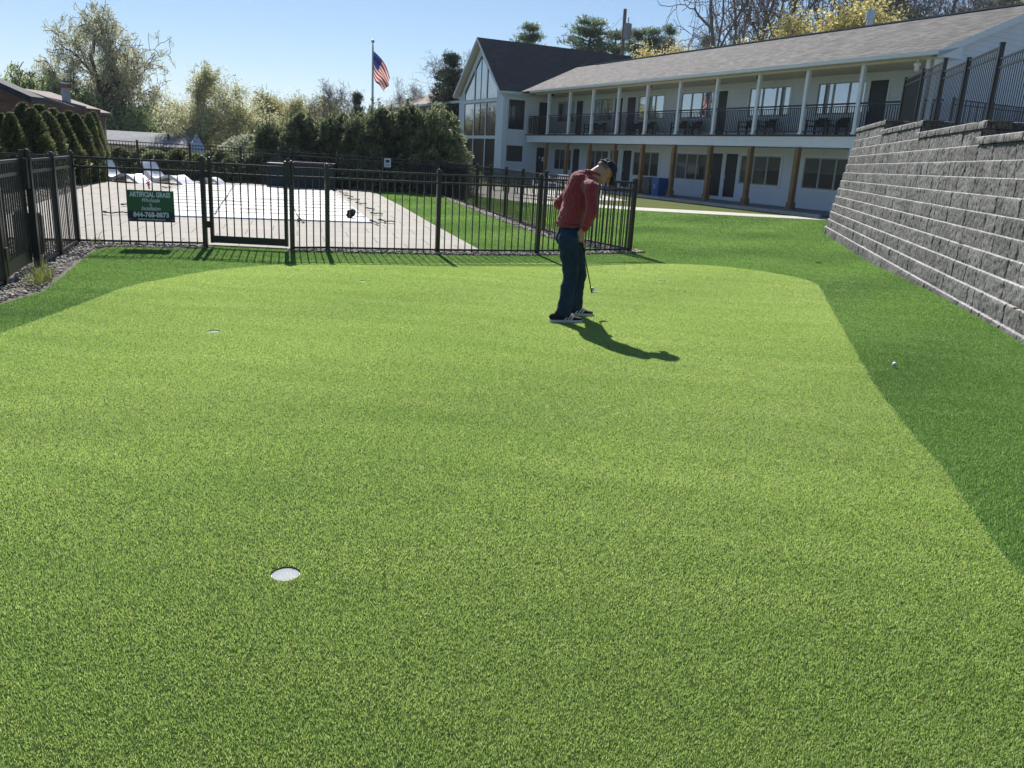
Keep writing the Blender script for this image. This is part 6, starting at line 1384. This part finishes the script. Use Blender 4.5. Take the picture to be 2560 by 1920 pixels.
# ------------------------------------------------------------ turf fibres
mBladeG=leafmat('putting_turf_fibres',(.17,.41,.038),(.90,.98,.37),.50,rough=.42,objvar=0,spec=.8); mBladeL=leafmat('lawn_turf_fibres',(.05,.165,.026),(.44,.64,.19),.48,rough=.45,objvar=0,spec=.4)
gP=np.array(green)
def fibres(name,test,bands,mat,label,hgt_,lean,cov,zf=0.,wmin=.0011,seed=1,wk=.00046,fieldamp=.22):
    rs=np.random.default_rng(seed); Vs=[];As=[];Fs=[];tot=0
    for (d0,d1) in bands:
        dm=(d0+d1)/2; w_=max(wmin,wk*dm); hh=hgt_*(1.0 if dm<2.5 else max(.55,1-.06*(dm-2.5)))*max(1,dm/9); dens=cov*(.52+.43*sst(2.0,6.5,dm))/(w_*hh)
        # sector in front of the camera
        th0,th1=R(-40),R(40) if d0>4 else R(46); th0=R(-40) if d0>4 else R(-46); area=(d1*d1-d0*d0)/2*(th1-th0); n_=int(area*dens)
        rr=np.sqrt(rs.uniform(d0*d0,d1*d1,n_)); th=rs.uniform(th0,th1,n_); X=rr*np.sin(th); Y=rr*np.cos(th); k=test(X,Y); X=X[k];Y=Y[k]; n_=len(X)
        if not n_: continue
        Z=np.full(n_,zf) if not callable(zf) else np.array([zf(x,y) for x,y in zip(X,Y)])
        a=rs.uniform(0,2*math.pi,n_); L=lean*rs.uniform(.2,1.3,n_); 
        fx=.6*np.sin(X*1.7+np.sin(Y*.8)*1.4)+.6*np.sin(Y*7.3+1.3*np.sin(X*1.1)+2)*np.sin(X*.9+Y*1.7)+.6*np.sin(Y*13.1+X*2.3+np.sin(X*3.3))*np.sin(X*1.3-Y*2.1); fy=np.cos(Y*1.3-X*.7)+.5*np.sin(X*3.1-Y*2.2)
        bx=np.cos(a);by=np.sin(a); W=w_*rs.uniform(.7,1.3,n_)/2; Hh_=hh*rs.uniform(.6,1.15,n_)
        tx=rs.normal(0,1,n_)*L*hh+fx*fieldamp*hh*.5; ty=rs.normal(0,1,n_)*L*hh+fy*fieldamp*hh*.5
        base=np.stack([X,Y,Z],1); s_=np.stack([bx*W,by*W,np.zeros(n_)],1); m_=np.stack([tx*.35,ty*.35,Hh_*.62],1); t_=np.stack([tx,ty,Hh_],1)
        vv=np.clip(rs.beta(1.6,1.8,n_)+.05*fx,0,1)
        if dm<4.6: V=np.stack([base-s_,base+s_,base+m_+s_*.8,base+t_,base+m_-s_*.8],1); fb=np.array([(0,1,2),(0,2,4),(4,2,3)]); kk=5
        else: V=np.stack([base-s_,base+s_,base+t_],1); fb=np.array([(0,1,2)]); kk=3
        Fs.append((fb[None]+(np.arange(n_)*kk)[:,None,None]).reshape(-1,3)+tot); tot+=n_*kk
        Vs.append(V.reshape(-1,3)); As.append(np.repeat(vv,kk))
    V=np.concatenate(Vs);At=np.concatenate(As);F_=np.concatenate(Fs); n_=len(F_)
    o=npmesh(name,V,F_,mat,attr=At); print(name,n_); return tag(o,label,'turf',kind='stuff')
def t_green(X,Y):
    jn=np.random.default_rng(5); k=inpoly(X+jn.normal(0,.009,len(X)),Y+jn.normal(0,.009,len(X)),gP)
    for h_ in HOLES: k&=((X-h_[0])**2+(Y-h_[1])**2)>.0555**2
    return k
lawnP=np.array(lawn_out); gPo=gP.copy(); _t=np.roll(gP,-1,0)-np.roll(gP,1,0); _n=np.stack([_t[:,1],-_t[:,0]],1); _n/=np.linalg.norm(_n,axis=1)[:,None]+1e-9; _a=np.sum(gP[:,0]*np.roll(gP[:,1],-1)-np.roll(gP[:,0],-1)*gP[:,1]); gPo=gP+_n*(.014 if _a>0 else -.014)
def dist_in(X,Y): jn=np.random.default_rng(6); return inpoly(X,Y,lawnP)&~inpoly(X+jn.normal(0,.010,len(X)),Y+jn.normal(0,.010,len(X)),gPo)&~inpoly(X,Y,np.array(deck))
bedP=[np.array(b_[0]) for b_ in beds]
def t_lawn(X,Y):
    k=dist_in(X,Y)
    for p in bedP: k&=~inpoly(X,Y,p)
    wd_=X*WN[0]+Y*WN[1]; k&=(wd_<3.27)|((X*WD[0]+Y*WD[1])>28.0)
    return k
fibres('putting_turf',t_green,[(1.5,1.9),(1.9,2.4),(2.4,2.9),(2.9,3.4),(3.4,4),(4,4.7),(4.7,5.4),(5.4,6.2),(6.2,7.1),(7.1,8.1),(8.1,9.3),(9.3,10.6),(10.6,12.2),(12.2,14.5)],mBladeG,'short light green putting turf fibres',.0115,.62,1.45,.004,seed=3)
fibres('lawn_turf',t_lawn,[(2,3),(3,4),(4,5),(5,6),(6,7.2),(7.2,8.6),(8.6,10.3),(10.3,12.3),(12.3,15),(15,18),(18,22),(22,27),(27,33)],mBladeL,'longer dark green lawn turf fibres around the putting green',.020,.45,1.1,lambda x,y:dip(x,y),wmin=.0017,seed=4,wk=.00058,fieldamp=.5)
# weeds by the left gate
mWeed=leafmat('weed_grass',(.10,.14,.03),(.30,.32,.10),.4,objvar=0); WT_=[]
for k,(x,y) in enumerate(((-5.2,8.75),(-5.35,8.95),(-5.12,8.45),(-6.35,12.12))):
    rs=np.random.default_rng(k); n_=60 if k<3 else 25; C=np.array([x,y,.0])+np.abs(rs.normal(0,.05,(n_,3)))*np.array([1,1,0]); D=np.stack([rs.normal(0,.5,n_),rs.normal(0,.5,n_),np.ones(n_)],1); L=rs.uniform(.10,.28,n_); D/=np.linalg.norm(D,axis=1)[:,None]; C=C+D*L[:,None]/2
    o=leafmesh('weed_tuft',C,D,L,.008,mWeed,None,rs.random(n_),rs=rs); tag(o,('green weed tuft nearest the gate kick rail','weed tuft behind the nearest one at the left gate','low weed tuft at the edge of the turf by the left gate','small weed at the corner post foot below the sign')[k],'weed','weeds in the gravel')

# ------------------------------------------------------------ thin spring haze
hzb=MB(); hzb.bb(-2900,2900,-190,2700,-12,160); hzm=bpy.data.materials.new('haze'); hzm.use_nodes=True; nt=hzm.node_tree; nt.nodes.clear()
pv=N(nt,'ShaderNodeVolumePrincipled'); pv.inputs['Color'].default_value=(.80,.88,1,1); pv.inputs['Density'].default_value=.0002; pv.inputs['Anisotropy'].default_value=.3
oo=N(nt,'ShaderNodeOutputMaterial'); nt.links.new(pv.outputs[0],oo.inputs['Volume']); hz_=hzb.build('haze',hzm); tag(hz_,'thin pale spring haze in the air','haze',kind='stuff')
